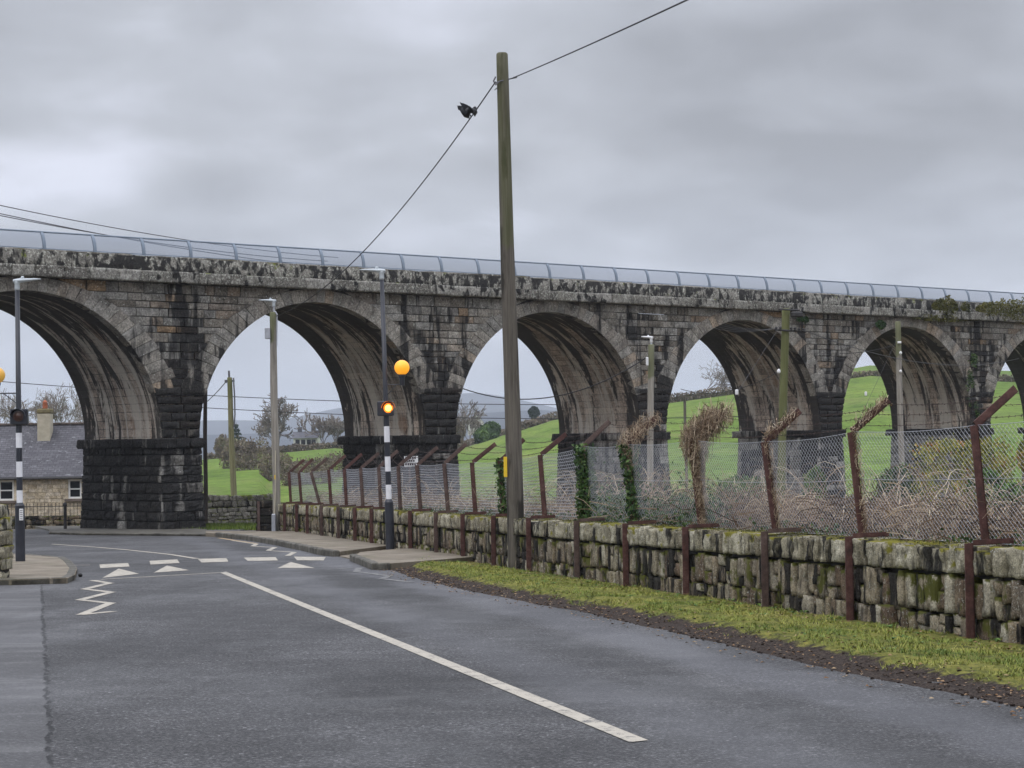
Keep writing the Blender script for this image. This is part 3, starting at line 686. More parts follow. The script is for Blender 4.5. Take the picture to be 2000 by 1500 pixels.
# ================================================================ VIADUCT
vroot = empty('stone_viaduct', tuple(V3(0, 0, -1.3)))
tag(vroot, 'long blackened stone railway viaduct of tall round arches crossing the whole view', 'viaduct')
PER, PW, WD = 11.08, 1.46, 4.5
A_, B_ = (PER-PW)/2, 4.54; ZS = 1.63; ZC = 6.58; AE, BE = A_+.80, B_+.45
K0, K1 = -2, 9
def cu(k): return PW+PER*k+A_           # centre of arch k (arch 0 is the one right of the first pier)
def vpart(mb, name, mat, smooth=False, parent=None):
    return part(mb, name, G_[mat], parent or vroot, smooth)
def pillow(mb, Q, n=(3, 3), prot=.03, ins=.014, bulge=.0, tint=None, soot=0.0, rough=.0):
    """Q(s,t)->(point on backing, outward normal); grid pillow standing proud of the backing"""
    nu, nv = n; vs = []; so_l = []
    for j in range(nv+1):
        for i in range(nu+1):
            if i == 0: s, es = 0, 0
            elif i == nu: s, es = 1, 0
            else: s, es = (i-1)/(nu-2) if nu > 2 else .5, 1
            if j == 0: t, et = 0, 0
            elif j == nv: t, et = 1, 0
            else: t, et = (j-1)/(nv-2) if nv > 2 else .5, 1
            p, nr, lu, lv = Q(s, t)
            ss = s; tt = t
            if es: ss = ins/lu+(1-2*ins/lu)*s
            else: ss = (.3*ins/lu) if i == 0 else 1-.3*ins/lu
            if et: tt = ins/lv+(1-2*ins/lv)*t
            else: tt = (.3*ins/lv) if j == 0 else 1-.3*ins/lv
            p, nr, _, _ = Q(ss, tt)
            hgt = -.012 if not (es and et) else prot+bulge*(1-(2*s-1)**2)*(1-(2*t-1)**2)+random.uniform(-rough, rough)
            vs.append(p+nr*hgt); 
    fs = [(j*(nu+1)+i, j*(nu+1)+i+1, (j+1)*(nu+1)+i+1, (j+1)*(nu+1)+i) for j in range(nv) for i in range(nu)]
    mb.add(vs, fs, random.random() if tint is None else tint, soot)
NF = -Wd
def quadQ(c00, c10, c11, c01, w0=0.0):
    """corners in (u,z) on the front face"""
    c = [np.array(q, float) for q in (c00, c10, c11, c01)]
    lu = max(np.linalg.norm(c[1]-c[0]), np.linalg.norm(c[2]-c[3]), .05); lv = max(np.linalg.norm(c[3]-c[0]), np.linalg.norm(c[2]-c[1]), .05)
    def Q(s, t):
        q = (c[0]*(1-s)+c[1]*s)*(1-t)+(c[3]*(1-s)+c[2]*s)*t
        return V3(q[0], w0, q[1]), NF, lu, lv
    return Q
def arc(k, th, a=A_, b=B_): return cu(k)+a*math.cos(th), ZS+b*math.sin(th)
NA = 36
# core of each bay, vaults, rings
for k in range(K0, K1):
    core = MB(); vlt = MB(); ring = MB()
    ths = [math.pi*i/NA for i in range(NA+1)]
    # face sheet from the arch edge straight up, front and back
    for wv, flip in ((0.0, False), (WD, True)):
        core = MB()
        for i in range(NA):
            u0, z0 = arc(k, ths[i]); u1, z1 = arc(k, ths[i+1])
            q = [V3(u0, wv, z0), V3(u0, wv, ZC+.05), V3(u1, wv, ZC+.05), V3(u1, wv, z1)]
            core.add(q, [(3, 2, 1, 0) if flip else (0, 1, 2, 3)], .4, .3)
        vpart(core, 'spandrel_core', 'mortar')
    # vault
    s_ = 0; o = None; nw = 10; vs = []; uvs = []; sts = []
    for i in range(NA*2+1):
        th = math.pi*i/(NA*2); u0, z0 = arc(k, th)
        if i: s_ += math.hypot(u0-pu, z0-pz)
        pu, pz = u0, z0
        for j in range(nw+1):
            wv = WD*j/nw
            bump = .018*noise.noise(Vector((wv*1.7, s_*1.7, k*5)))*(0 if j in (0, nw) else 1)
            cxy = np.array([math.cos(th), math.sin(th)])
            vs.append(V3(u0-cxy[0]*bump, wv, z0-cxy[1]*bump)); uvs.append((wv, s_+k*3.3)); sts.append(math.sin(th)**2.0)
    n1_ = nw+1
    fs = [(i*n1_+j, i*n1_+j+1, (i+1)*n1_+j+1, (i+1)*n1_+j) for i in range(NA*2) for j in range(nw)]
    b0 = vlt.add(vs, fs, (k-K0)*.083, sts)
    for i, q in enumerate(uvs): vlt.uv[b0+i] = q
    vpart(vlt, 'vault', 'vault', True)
    # voussoirs
    th0 = math.asin(1.45/B_); NVs = 36; bd = [th0+(math.pi-2*th0)*i/NVs for i in range(NVs+1)]
    for i in range(NVs):
        t0, t1 = bd[i], bd[i+1]; side = abs(math.cos((t0+t1)/2)); ex_ = random.uniform(-.05, .22)*side if side > .3 else 0
        def ou(th): 
            a_, b_ = AE+ex_, BE+(ex_*.6 if side > .5 else 0)
            return (cu(k)+a_*math.cos(th), ZS+b_*math.sin(th))
        so1 = .30+1.0*side**3*random.uniform(.5, 1)
        q = quadQ(arc(k, t0), ou(t0), ou(t1), arc(k, t1), -.045)
        pillow(ring, q, (5, 4), .02, .012, .012, soot=max(0, so1-.35), rough=.006)
        # return of the voussoir into the vault and its outer edge
        p0, p1 = arc(k, t0), arc(k, t1); e0, e1 = ou(t0), ou(t1)
        ring.add([V3(*((p0[0], -.045, p0[1]))), V3(p1[0], -.045, p1[1]), V3(p1[0], .3, p1[1]-.003), V3(p0[0], .3, p0[1]-.003)], [(3, 2, 1, 0)], random.random(), .35)
        ring.add([V3(e0[0], -.045, e0[1]), V3(e1[0], -.045, e1[1]), V3(e1[0], .01, e1[1]), V3(e0[0], .01, e0[1])], [(0, 1, 2, 3)], random.random(), .35)
        ring.add([V3(p0[0], -.044, p0[1]), V3(e0[0], -.044, e0[1]), V3(e1[0], -.044, e1[1]), V3(p1[0], -.044, p1[1])], [(0, 1, 2, 3)], .2, .6)
    vpart(ring, 'arch_ring', 'voussoir')
# masonry between the arches and the piers
def ue(h, a=AE, b=BE): return a*math.sqrt(max(0, 1-(h/b)**2))
for k in range(K0, K1+1):
    up0, up1 = PER*k, PER*k+PW; um = (up0+up1)/2
    face = MB()
    # haunch: rounded courses that span the whole pier, up to where the rings part
    z = ZS+.02; j = 0
    while z < ZS+1.62:
        hgt = random.uniform(.25, .31); h0, h1 = z-ZS, z+hgt-ZS
        def lim(h): return up0+(A_-ue(h, A_, B_)), up1-(A_-ue(h, A_, B_))
        def lim(h): g_ = A_-A_*math.sqrt(max(0, 1-(h/B_)**2)); return up0-g_, up1+g_
        l0, l1 = lim(h0), lim(h1); W0 = l0[1]-l0[0]; cuts = [0, random.uniform(.3, .7), 1] if j % 2 else [0, random.uniform(.22, .4), random.uniform(.6, .8), 1]
        if z+hgt > ZS+1.35: a_ = .62; cuts = [0, .5, 1]
        for i in range(len(cuts)-1):
            s0, s1 = cuts[i], cuts[i+1]
            q = quadQ((l0[0]+(l0[1]-l0[0])*s0, z), (l0[0]+(l0[1]-l0[0])*s1, z), (l1[0]+(l1[1]-l1[0])*s1, z+hgt-.004), (l1[0]+(l1[1]-l1[0])*s0, z+hgt-.004), -.03)
            pillow(face, q, (6, 5), .035, .03, .04, soot=random.uniform(.5, .95), rough=.012)
        j += 1; z += hgt
    # spandrel courses
    z = ZS+1.42; hs = []
    while z < ZC-.12:
        hgt = random.uniform(.20, .31); hgt = min(hgt, ZC-z); h0, h1 = z-ZS, min(z+hgt-ZS, BE-.005)
        L0, L1 = up0-A_+ue(h0)-.04, up0-A_+ue(h1)-.04; R0, R1 = up1+A_-ue(h0)+.04, up1+A_-ue(h1)+.04
        if ZC-(z+hgt) < .12: hgt = ZC-z
        Wm = max(R0-L0, R1-L1); pos_ = [0.0]; uu = 0
        while uu < R0-L0-.45:
            uu += random.uniform(.32, .95); pos_.append(uu/max(R0-L0, .1))
        if len(pos_) == 1 or pos_[-1] > .94: pos_ = pos_[:-1] if len(pos_) > 1 else pos_
        pos_.append(1.0)
        for i in range(len(pos_)-1):
            s0, s1 = pos_[i], pos_[i+1]; a0, a1 = L0+(R0-L0)*s0, L0+(R0-L0)*s1; b0, b1 = L1+(R1-L1)*s0, L1+(R1-L1)*s1
            if 0 < i: b0 = a0
            if i < len(pos_)-2: b1 = a1
            if i == 0 and b0 > b1-.05: b1 = b1
            mid = (a0+a1)/2; hh = (z-ZS)/(ZC-ZS)
            sootv = .78-.85*hh**.8+.16*(1-min(1, abs(mid-um)/2.0))+random.uniform(-.16, .16)
            if k >= 3: sootv += .14
            if b1-b0 < .06 or a1-a0 < .06:
                continue
            pillow(face, quadQ((a0, z), (a1, z), (b1, z+hgt-.003), (b0, z+hgt-.003)), (4, 4), random.uniform(.012, .055), .020, .014, soot=max(0, sootv), rough=.010)
        z += hgt
    vpart(face, 'spandrel_masonry', 'ashlar')
    # pier: battered shaft with impost band
    pier = MB(); zb = -1.7 if k == 0 else -5.2; zt = ZS-.28; bat = .035
    def ext(z_): g_ = .03+(zt-z_)*bat; return up0-g_, up1+g_, -g_, WD+g_
    a0, a1, w0, w1 = ext(zt); c0, c1, x0, x1 = ext(zb); e_ = .03
    pier.add([V3(c0+e_, x0+e_, zb), V3(c1-e_, x0+e_, zb), V3(c1-e_, x1, zb), V3(c0+e_, x1, zb), V3(a0+e_, w0+e_, zt), V3(a1-e_, w0+e_, zt), V3(a1-e_, w1, zt), V3(a0+e_, w1, zt)],
             [(3, 2, 1, 0), (4, 5, 6, 7), (0, 1, 5, 4), (1, 2, 6, 5), (2, 3, 7, 6), (3, 0, 4, 7)], .2, 1.0)
    z = zt
    dk = 1.0 if k <= 1 else .75
    while z > zb:
        hgt = random.uniform(.23, .36); za, zc_ = z-hgt, z; A, B2 = ext(za), ext(zc_)
        # front
        cuts = sorted([0, 1]+[random.uniform(.25, .75)] if random.random() < .5 else [0, random.uniform(.2, .4), random.uniform(.6, .8), 1])
        for i in range(len(cuts)-1):
            s0, s1 = cuts[i], cuts[i+1]
            def Q(s, t, s0=s0, s1=s1):
                f = s0+(s1-s0)*s; a = A[0]+(A[1]-A[0])*f; b = B2[0]+(B2[1]-B2[0])*f
                return V3(a*(1-t)+b*t, A[2]*(1-t)+B2[2]*t, za+(zc_-za)*t), NF, (A[1]-A[0])*(s1-s0), hgt
            pillow(pier, Q, (8, 6), random.uniform(.015, .045), .024, .024, soot=dk*random.uniform(.5, .9)-(.3 if random.random() < .15 else 0), rough=.022)
        # flanks (only the faces towards the openings)
        for sgn in (0, 1):
            L = WD+.3; cuts = [0]; uu = 0
            while uu < L-.55: uu += random.uniform(.4, .85); cuts.append(min(uu/L, 1))
            if cuts[-1] < .97: cuts.append(1.0)
            cuts[-1] = 1.0
            for i in range(len(cuts)-1):
                s0, s1 = cuts[i], cuts[i+1]
                def Q(s, t, s0=s0, s1=s1):
                    f = s0+(s1-s0)*s
                    if sgn == 0: f = 1-f
                    wv = (A[2]+(A[3]-A[2])*f)*(1-t)+(B2[2]+(B2[3]-B2[2])*f)*t
                    return V3(A[sgn]*(1-t)+B2[sgn]*t, wv, za+(zc_-za)*t), Ud*(1 if sgn else -1), L*(s1-s0), hgt
                midf = (s0+s1)/2; midf = 1-midf if sgn == 0 else midf
                pale = max(0, 1-abs(midf-.5)/.28) if k < 4 else 1.0
                pillow(pier, Q, (6, 5), random.uniform(.015, .05), .024, .03, soot=max(0, dk*random.uniform(.5, .95)-.55*pale-(.25 if k >= 3 else 0)), rough=.018)
        z -= hgt
    vpart(pier, 'pier', 'pier_stone')
    imp = MB(); per_ = .13
    uu0, uu1 = up0-per_, up1+per_
    segs = [((uu0+uu1)/2, -.10, uu1-uu0, .30, 0)]
    for cse in range(3):
        du = (uu1-uu0)/3; c_ = uu0+du*(cse+.5); stone(imp, V3(c_, .02, ZS-.15), (du-.01, .36, .31), Ud, Wd, 5, .25, .09, soot=.95*dk)
    nf = 7; L = (WD+.2)/nf
    for cse in range(nf):
        for uc in (uu0+.2, uu1-.2): stone(imp, V3(uc, .12+L*(cse+.5), ZS-.15), (.40, L-.01, .30), Ud, Wd, 4, .25, .08, soot=.6*dk)
    vpart(imp, 'impost', 'pier_stone', True)
# cornice, parapet
cor = MB(); par = MB(); par2 = MB(); Ust, Uen = PER*K0, PER*K1
cor.box(tuple(V3((Ust+Uen)/2, WD/2, ZC+.45)), (Uen-Ust, WD-.1, .78), math.atan2(Ud[1], Ud[0]), .3, .5)
u = Ust
while u < Uen:
    L = random.uniform(.75, 1.35); z_ = random.uniform(-.008, .008)
    stone(cor, V3(u+L/2, -.05, ZC+.19+z_), (L-.016, .62, .36), Ud, Wd, 6, .16, .035, soot=random.choice((0, .1, .3, .15)), pw=6); u += L
vpart(cor, 'cornice', 'cornice_stone', True)
u = Ust
while u < Uen:
    L = random.uniform(.8, 1.9); hgt = .50+random.uniform(-.012, .012)
    stone(par, V3(u+L/2, .27, ZC+.36+hgt/2), (L-.006, .40, hgt+.04), Ud, Wd, 7, .12, .03, soot=random.choice((.05, .12, .2, .3)), pw=7)
    stone(par2, V3(u+L/2, WD-.16, ZC+.36+hgt/2), (L-.006, .40, hgt), Ud, Wd, 3, .14, .03, soot=.3); u += L
vpart(par, 'parapet', 'coping', True); vpart(par2, 'parapet', 'coping', True)
# curved mesh screen on the parapet
ZP = ZC+.37+.49
scr = empty('safety_screen', tuple(Vector((0, 0, 0))), parent=vroot)
def sc_pt(t): a = t*R(62); return .12+.34*(1-math.cos(a)), ZP+.58*math.sin(a)/math.sin(R(62))
rail = MB()
for tt, rr in ((0.0, .026), (1.0, .030), (.08, .014)):
    wv, zz = sc_pt(tt); rail.tube([V3(Ust, wv, zz), V3(Uen, wv, zz)], rr, 6)
part(rail, 'rail', G_['screen_steel'], scr)
SP = 1.80; uo = -11.2
npst = 0
for i in range(-4, 40):
    u = i*SP-.5
    px = proj(V3(u, 0, ZP))[0]
    if px < -120 or px > 2150: continue
    pm = MB(); pts = [sc_pt(t) for t in np.linspace(0, 1, 9)]
    for a, b in zip(pts[:-1], pts[1:]):
        pm.add([V3(u-.05, a[0]-.02, a[1]), V3(u+.05, a[0]-.02, a[1]), V3(u+.05, b[0]-.02, b[1]), V3(u-.05, b[0]-.02, b[1]),
                V3(u-.05, a[0]+.03, a[1]), V3(u+.05, a[0]+.03, a[1]), V3(u+.05, b[0]+.03, b[1]), V3(u-.05, b[0]+.03, b[1])],
               [(0, 1, 2, 3), (7, 6, 5, 4), (0, 3, 7, 4), (1, 5, 6, 2)])
    part(pm, 'screen_post', G_['screen_steel'], scr)
    sh = MB()
    for a, b in zip(pts[:-1], pts[1:]): sh.add([V3(u+.05, a[0], a[1]), V3(u+SP-.05, a[0], a[1]), V3(u+SP-.05, b[0], b[1]), V3(u+.05, b[0], b[1])], [(0, 1, 2, 3)])
    part(sh, 'screen_panel', G_['perforated'], scr, True)

# ================================================================ ROADSIDE WALL
wroot = empty('retaining_wall', (wallX(30), 30, gz(30)))
tag(wroot, 'low mossy stone wall beneath the chain link fence, with upright coping stones', 'stone wall')
WH = .84
body = MB(); copg = MB(); corew = MB()
y = 14.0
def wframe(y):
    t = wall_tan(y); n_ = np.array([-t[1], t[0], 0.]); # pointing to the road (left)
    if n_[0] > 0: n_ = -n_
    return np.array([wallX(y), y, gz(y)]), t, n_
yy = np.arange(13.5, WALL_END+.01, .5); vs = []; fs = []
for yv in yy:
    p, t, n_ = wframe(yv); z0 = p[2]
    vs += [p+n_*.0-n_*.07+np.array([0, 0, -.1]), p-n_*.09+np.array([0, 0, WH-.07]), p-n_*.42+np.array([0, 0, WH-.07]), p-n_*.42+np.array([0, 0, -.1])]
for i in range(len(yy)-1):
    for k in range(3): fs.append((i*4+k, i*4+4+k, i*4+5+k, i*4+1+k))
n_e = len(vs); fs += [(0, 1, 2, 3), (n_e-1, n_e-2, n_e-3, n_e-4)]
corew.add(vs, fs); part(corew, 'rubble_core', G_['mortar'], wroot)
courses = [(-.06, .20), (.20, .56)]
for ci, (za, zb_) in enumerate(courses):
    y = 13.6+random.random()*.1
    while y < WALL_END:
        L = random.uniform(.09, .20) if random.random() < .85 else random.uniform(.2, .30)
        p, t, n_ = wframe(y+L/2*t[1] if 't' in globals() and False else y+L/2)
        hj = random.uniform(-.025, .025); hh = (zb_-za)*random.uniform(.84, 1.02)
        if random.random() < .3:
            f = random.uniform(.35, .65)
            for q0, q1 in ((0, f), (f, 1)):
                stone(body, p-n_*(.06+random.uniform(-.01, .03))+np.array([0, 0, za+(zb_-za)*(q0+q1)/2+hj]), (L-.014, .20, (zb_-za)*(q1-q0)-.014), t, n_, 4, .28, .10, soot=random.choice((0, .05, .3, .6)), pw=6)
        else:
            stone(body, p-n_*(.05+random.uniform(-.01, .03))+np.array([0, 0, (za+zb_)/2+hj]), (L-random.uniform(.010, .028), .20, hh), t, n_, 6 if y < 34 else 3, .17, .075, soot=random.choice((0, 0, .15, .35, .6)), pw=8)
        y += L
y = 13.6
while y < WALL_END:
    L = random.uniform(.10, .19) if random.random() < .85 else random.uniform(.22, .42)
    p, t, n_ = wframe(y+L/2); hh = .245+random.uniform(-.03, .02)
    stone(copg, p-n_*(.16+random.uniform(-.02, .02))+np.array([0, 0, .595+hh/2]), (L-random.uniform(.014, .036), .44, hh), t, n_, 7 if y < 34 else 4, .24, .075, soot=random.choice((0, .1, .25, .5)), pw=6)
    y += L
part(body, 'wall_face', G_['rubble'], wroot, True); part(copg, 'wall_coping', G_['wall_coping'], wroot, True)

def leaves(mb, pts, size, tintf=None, n_up=.3, jit=.5):
    for p in pts:
        a = rng.uniform(0, 6.283); s_ = size*rng.uniform(.6, 1.3)
        d = rng.normal(size=3); d[2] = d[2]*.6+n_up; d /= np.linalg.norm(d)+1e-9
        e1 = np.cross(d, rng.normal(size=3)); e1 /= np.linalg.norm(e1)+1e-9; e2 = np.cross(d, e1)
        t = rng.uniform() if tintf is None else min(1, max(0, tintf(p)+rng.uniform(-.25, .25)))
        mb.add([p-e1*s_, p+e2*s_*.6, p+e1*s_, p-e2*s_*.6], [(0, 1, 2, 3)], t)
# moss cushions on top of the coping and in the face joints
mb = MB(); pts = []
for k in range(16000):
    y = 15+(WALL_END-15)*random.random()**1.1; p, t, n_ = wframe(y)
    if noise.noise(Vector((y*.9, 3, 1)))+.6*noise.noise(Vector((y*5, 3, 1))) < -.1+random.uniform(-.2, .2): continue
    a = random.uniform(-.04, .34) ; pts.append(p-n_*a+np.array([0, 0, .862+random.gauss(0, .006)-.5*max(0, .02-a)]))
leaves(mb, pts, .011, n_up=.8)
part(mb, 'moss', G_['moss_leaf'], wroot)

# ================================================================ CHAIN LINK FENCE
froot = empty('chain_link_fence', tuple(np.array([wallX(30), 30, gz(30)])+np.array([.3, 0, WH])))
tag(froot, 'chain link fence on rusty cranked posts with barbed wire, standing along the low stone wall', 'fence')
OFF = .34                      # fence line behind the wall face
def fpt(y, z, off=OFF): p, t, n_ = wframe(y); return p-n_*off+np.array([0, 0, z])
def solveY(px, z, off=OFF):
    lo, hi = 12.0, 75.0
    for _ in range(50):
        m_ = (lo+hi)/2
        if proj(fpt(m_, z, off))[0] > px: lo = m_
        else: hi = m_
    return (lo+hi)/2
kink_px = [(2140, 800), (1928, 830), (1687, 843), (1518, 862), (1372, 860), (1240, 868), (1145, 872), (1066, 888), (985, 900), (930, 903), (877, 905), (823, 908), (783, 910), (745, 912), (710, 914), (678, 916), (648, 917), (628, 925), (590, 926), (569, 922)]
posts = []
for px, py in kink_px:
    yv = solveY(px, WH+1.0); base = fpt(yv, WH-.02)
    kx = fpt(yv, WH+1.05, OFF-.10)   # leans towards the road
    pz = P(px, py, yv)[2]; ht = min(max(pz-base[2], .95), 1.3); posts.append((yv, ht))
FH = 1.08
def angle_bar(mb, a, b, wd, dirn):
    """L-section bar from a to b"""
    a, b = np.array(a), np.array(b); d = b-a; L = np.linalg.norm(d); d /= L
    s_ = np.cross(d, dirn); s_ /= np.linalg.norm(s_); q = np.cross(s_, d)
    th = wd*.16
    for (o1, o2) in (((0, wd), (0, th)), ((0, th), (0, wd))):
        vs = [base_+s_*x_+q*y_ for base_ in (a, b) for x_, y_ in ((o1[0], o2[0]), (o1[1], o2[0]), (o1[1], o2[1]), (o1[0], o2[1]))]
        mb.add(vs, [(3, 2, 1, 0), (4, 5, 6, 7), (0, 1, 5, 4), (1, 2, 6, 5), (2, 3, 7, 6), (3, 0, 4, 7)])
tops = []
for i, (yv, ht) in enumerate(posts):
    p, t, n_ = wframe(yv); far = yv > 52
    pm = MB(); b0 = fpt(yv, WH-.1, OFF+.02); lean = (.11 if i < 6 else .04)+random.uniform(-.02, .02)
    if i == 17: lean = .25
    k0 = fpt(yv, ht+WH-.02, OFF-lean); e0 = k0-n_*.44+t*random.uniform(-.03, .03)+np.array([0, 0, .33+random.uniform(-.03, .03)])
    if i == 18: e0 = k0-n_*.40+np.array([0, 0, .36])
    angle_bar(pm, b0, k0, .082, t); angle_bar(pm, k0-np.array([0, 0, .03]), e0, .078, t)
    part(pm, 'post', G_['rust_red' if i in (1, 3, 5, 7) or random.random() < .5 else 'rust_dull'], froot)
    tops.append((k0, e0, b0))
# front brackets, feet in the verge
for bx, by, tx, ty in [(1912, 1256, 1898, 1066), (1672, 1228, 1666, 1050), (1506, 1180, 1500, 1042), (1349, 1160, 1346, 1032), (1230, 1148, 1229, 1027), (1135, 1137, 1132, 1020), (1039, 1115, 1039, 1016), (970, 1107, 970, 1013), (910, 1097, 909, 1010), (858, 1088, 856, 1008), (807, 1087, 805, 1005), (731, 1071, 729, 1000), (699, 1064, 696, 995), (665, 1057, 665, 991), (632, 1052, 632, 988), (604, 1047, 604, 986), (583, 1044, 583, 985), (560, 1042, 559, 984)]:
    yv = solveY((bx+tx)/2, WH/2, -.06); p, t, n_ = wframe(yv); bm = MB()
    p0 = p+n_*.07; zt_ = WH+.045
    angle_bar(bm, p0+np.array([0, 0, -.05]), p0+np.array([0, 0, zt_]), .085, t); angle_bar(bm, p0+np.array([0, 0, zt_-.02]), p-n_*(OFF+.0)+np.array([0, 0, zt_-.01]), .05, t)
    part(bm, 'bracket', G_['rust_red' if random.random() < .7 else 'rust_dull'], froot)
# mesh panels of woven wire
def mesh_panel(y0, y1, horiz, h1, dia, wr, i):
    mb = MB(); p0, p1 = tops[i], tops[i+1]
    A0, A1 = p0[2]+np.array([0, 0, .12]), p1[2]+np.array([0, 0, .12]); B0, B1 = p0[0], p1[0]
    L = np.linalg.norm(A1-A0); Hh = (np.linalg.norm(B0-A0)+np.linalg.norm(B1-A1))/2
    dv = dia*.78; nr = max(1, int(Hh/dv)); nc = int(L/dia)*2
    def pt(s, t):
        q = (A0*(1-s)+A1*s)*(1-t)+(B0*(1-s)+B1*s)*t
        return q+np.array([0, 0, -.03*math.sin(math.pi*s)*t])
    _, tt, nn_ = wframe((y0+y1)/2); off = nn_*.008
    vs = []; fs = []; r_ = wr
    def seg(a, b):
        d = (b-a)/max(np.linalg.norm(b-a), 1e-9); e1 = np.cross(d, nn_); e1 /= np.linalg.norm(e1); o = len(vs)
        for q in (a, b): vs.extend([q+e1*r_, q+nn_*r_, q-e1*r_])
        fs.extend([(o, o+1, o+4, o+3), (o+1, o+2, o+5, o+4), (o+2, o, o+3, o+5)])
    for c in range(nc):         # each wire zigzags between its two neighbours
        for r in range(nr*2):
            sa, sb = (c+((r+c) % 2))/nc, (c+((r+1+c) % 2))/nc
            seg(pt(sa, r/(nr*2)), pt(sb, (r+1)/(nr*2)))
    if horiz:
        for r in range(1, int(Hh/.052)):
            t_ = r*.052/Hh; mb.tube([pt(q, t_)+off*.3 for q in np.linspace(0, 1, 4)], .0042, 4)
    mb.add(vs, fs)
    for tv in (.0, .55, 1.0): mb.tube([pt(s, tv)+off*.5 for s in np.linspace(0, 1, 6)], wr*1.5, 4)
    return mb
for i in range(len(posts)-1):
    y0, y1 = posts[i][0], posts[i+1][0]
    far = y0 > 36
    part(mesh_panel(y0, y1, i >= 6, 0, .078 if i < 6 else .10, .0019 if i < 6 else .0022, i), 'mesh_panel', G_['galvanised'], froot)
# barbed wire strands on the cranked arms
for j, fr_ in enumerate((.22, .6, .95)):
    mb = MB()
    for i in range(len(tops)-1):
        a = tops[i][0]*(1-fr_)+tops[i][1]*fr_; b = tops[i+1][0]*(1-fr_)+tops[i+1][1]*fr_
        if posts[i][0] > 50 and j == 1: continue
        sag = (.03 if posts[i][0] < 46 else .14)*(1+j*.3)
        pts = [a*(1-s)+b*s-np.array([0, 0, sag*4*s*(1-s)]) for s in np.linspace(0, 1, 12)]
        mb.tube(pts, .0028 if posts[i][0] < 35 else .0045, 3)
        L = np.linalg.norm(b-a); nb = int(L/.12)
        for q in range(nb):
            s = (q+.5)/nb; c_ = a*(1-s)+b*s-np.array([0, 0, sag*4*s*(1-s)])
            for _ in range(2):
                d = rng.normal(size=3); d /= np.linalg.norm(d); mb.tube([c_-d*.018, c_+d*.018], .0024, 3, cap=False)
    part(mb, 'barbed_wire', G_['barbed_rust'], froot)

# ================================================================ POLES AND LAMPS
def sq(px, py, Y): return P(px, py, Y)
def pole_mesh(b, t, r0, r1, n=14, mossf=lambda s: 0.0, wob=.0):
    mb = MB(); pts = []; rr = []; ss = []
    for s in np.linspace(0, 1, 26):
        p = np.array(b)*(1-s)+np.array(t)*s+np.array([wob*math.sin(s*7)*s*(1-s), wob*math.cos(s*5)*s*(1-s), 0]); pts.append(p); rr.append(r0+(r1-r0)*s+.004*noise.noise(Vector((s*9, r0*99, 0))))
        ss += [mossf(s)]*n
    pts.append(pts[-1]+np.array([0, 0, .025])); rr.append(r1*.8); ss += [mossf(1)]*n
    mb.tube(pts, rr, n, soot=ss); return mb
def lamp_head(root, top, dx, Y, mat='lamp_grey', L=.42):
    """slim road lantern on a spigot, pointing to dx (+1 right, -1 left)"""
    mb = MB(); t = np.array(top)
    mb.lathe(tuple(t), [(.045, -.02), (.05, .02), (.048, .10), (.06, .12), (.06, .17), (.03, .20)], 12)
    secs = [(0.0-.07, .05, .055), (.05, .07, .07), (.18, .075, .055), (.34, .06, .035), (L+.03, .03, .014)]
    vs = []; n = 10
    for s, wy, wz in secs:
        for k in range(n):
            a = 2*math.pi*k/n; vs.append((t[0]+dx*s, t[1]+wy*math.cos(a), t[2]+.165+.04*(s/L)*.6+wz*.62*math.sin(a)))
    fs = [(i*n+k, i*n+(k+1) % n, (i+1)*n+(k+1) % n, (i+1)*n+k) for i in range(len(secs)-1) for k in range(n)]+[tuple(range(n)), tuple((len(secs)-1)*n+k for k in range(n))]
    if dx > 0: fs = [f[::-1] for f in fs]
    mb.add(vs, fs); mb.lathe((t[0]+dx*.10, t[1], t[2]+.20), [(.032, 0), (.034, .03), (.022, .05)], 10)
    return part(mb, 'lamp_head', G_[mat], root, True)

# near utility pole
base = G(1010, 1112); Yp = base[1]; top = P(980.5, 106, Yp)
r = empty('utility_pole', tuple(base)); tag(r, 'tall weathered wooden utility pole standing in the grass verge at the centre', 'utility pole', 'wooden utility poles')
pm = pole_mesh(base-np.array([0, 0, .2]), top, .150, .098, 20, lambda s: .75 if s > .62 else max(0, .2-s), .03)
part(pm, 'pole', G_['pole_wood'], r, True)
hw = MB(); att = P(968, 160, Yp-.1)
hw.tube([P(968, 150, Yp-.12), P(964, 158, Yp-.14), P(968, 166, Yp-.14), P(974, 160, Yp-.12)], .014, 6)
hw.tube([P(966, 163, Yp-.12), P(978, 158, Yp-.12), P(996, 154, Yp-.02), P(1010, 151, Yp-.02)], .012, 6)
hw.tube([P(966, 176, Yp-.1), P(970, 172, Yp-.1), P(972, 177, Yp-.1)], .009, 5)
part(hw, 'cable_clamp', G_['cable_grey'], r)
yp = MB(); c_ = P(989.5, 912, Yp-.12)
yp.box(tuple(c_+np.array([-.02, .0, 0])), (.07, .012, .34), R(-35), bev=.004)
part(yp, 'warning_plate', G_['yellow_plate'], r)

def wire(name, pts3, sag, rad, mat='cable_black', label=None, group=None, n=24):
    mb = MB(); a, b = map(np.array, pts3)
    mb.tube([a*(1-s)+b*s-np.array([0, 0, sag*4*s*(1-s)]) for s in np.linspace(0, 1, n)], rad, 5)
    o = mb.build(name, G_[mat], loc=tuple((a+b)/2)); tag(o, label, 'cable', group); return o

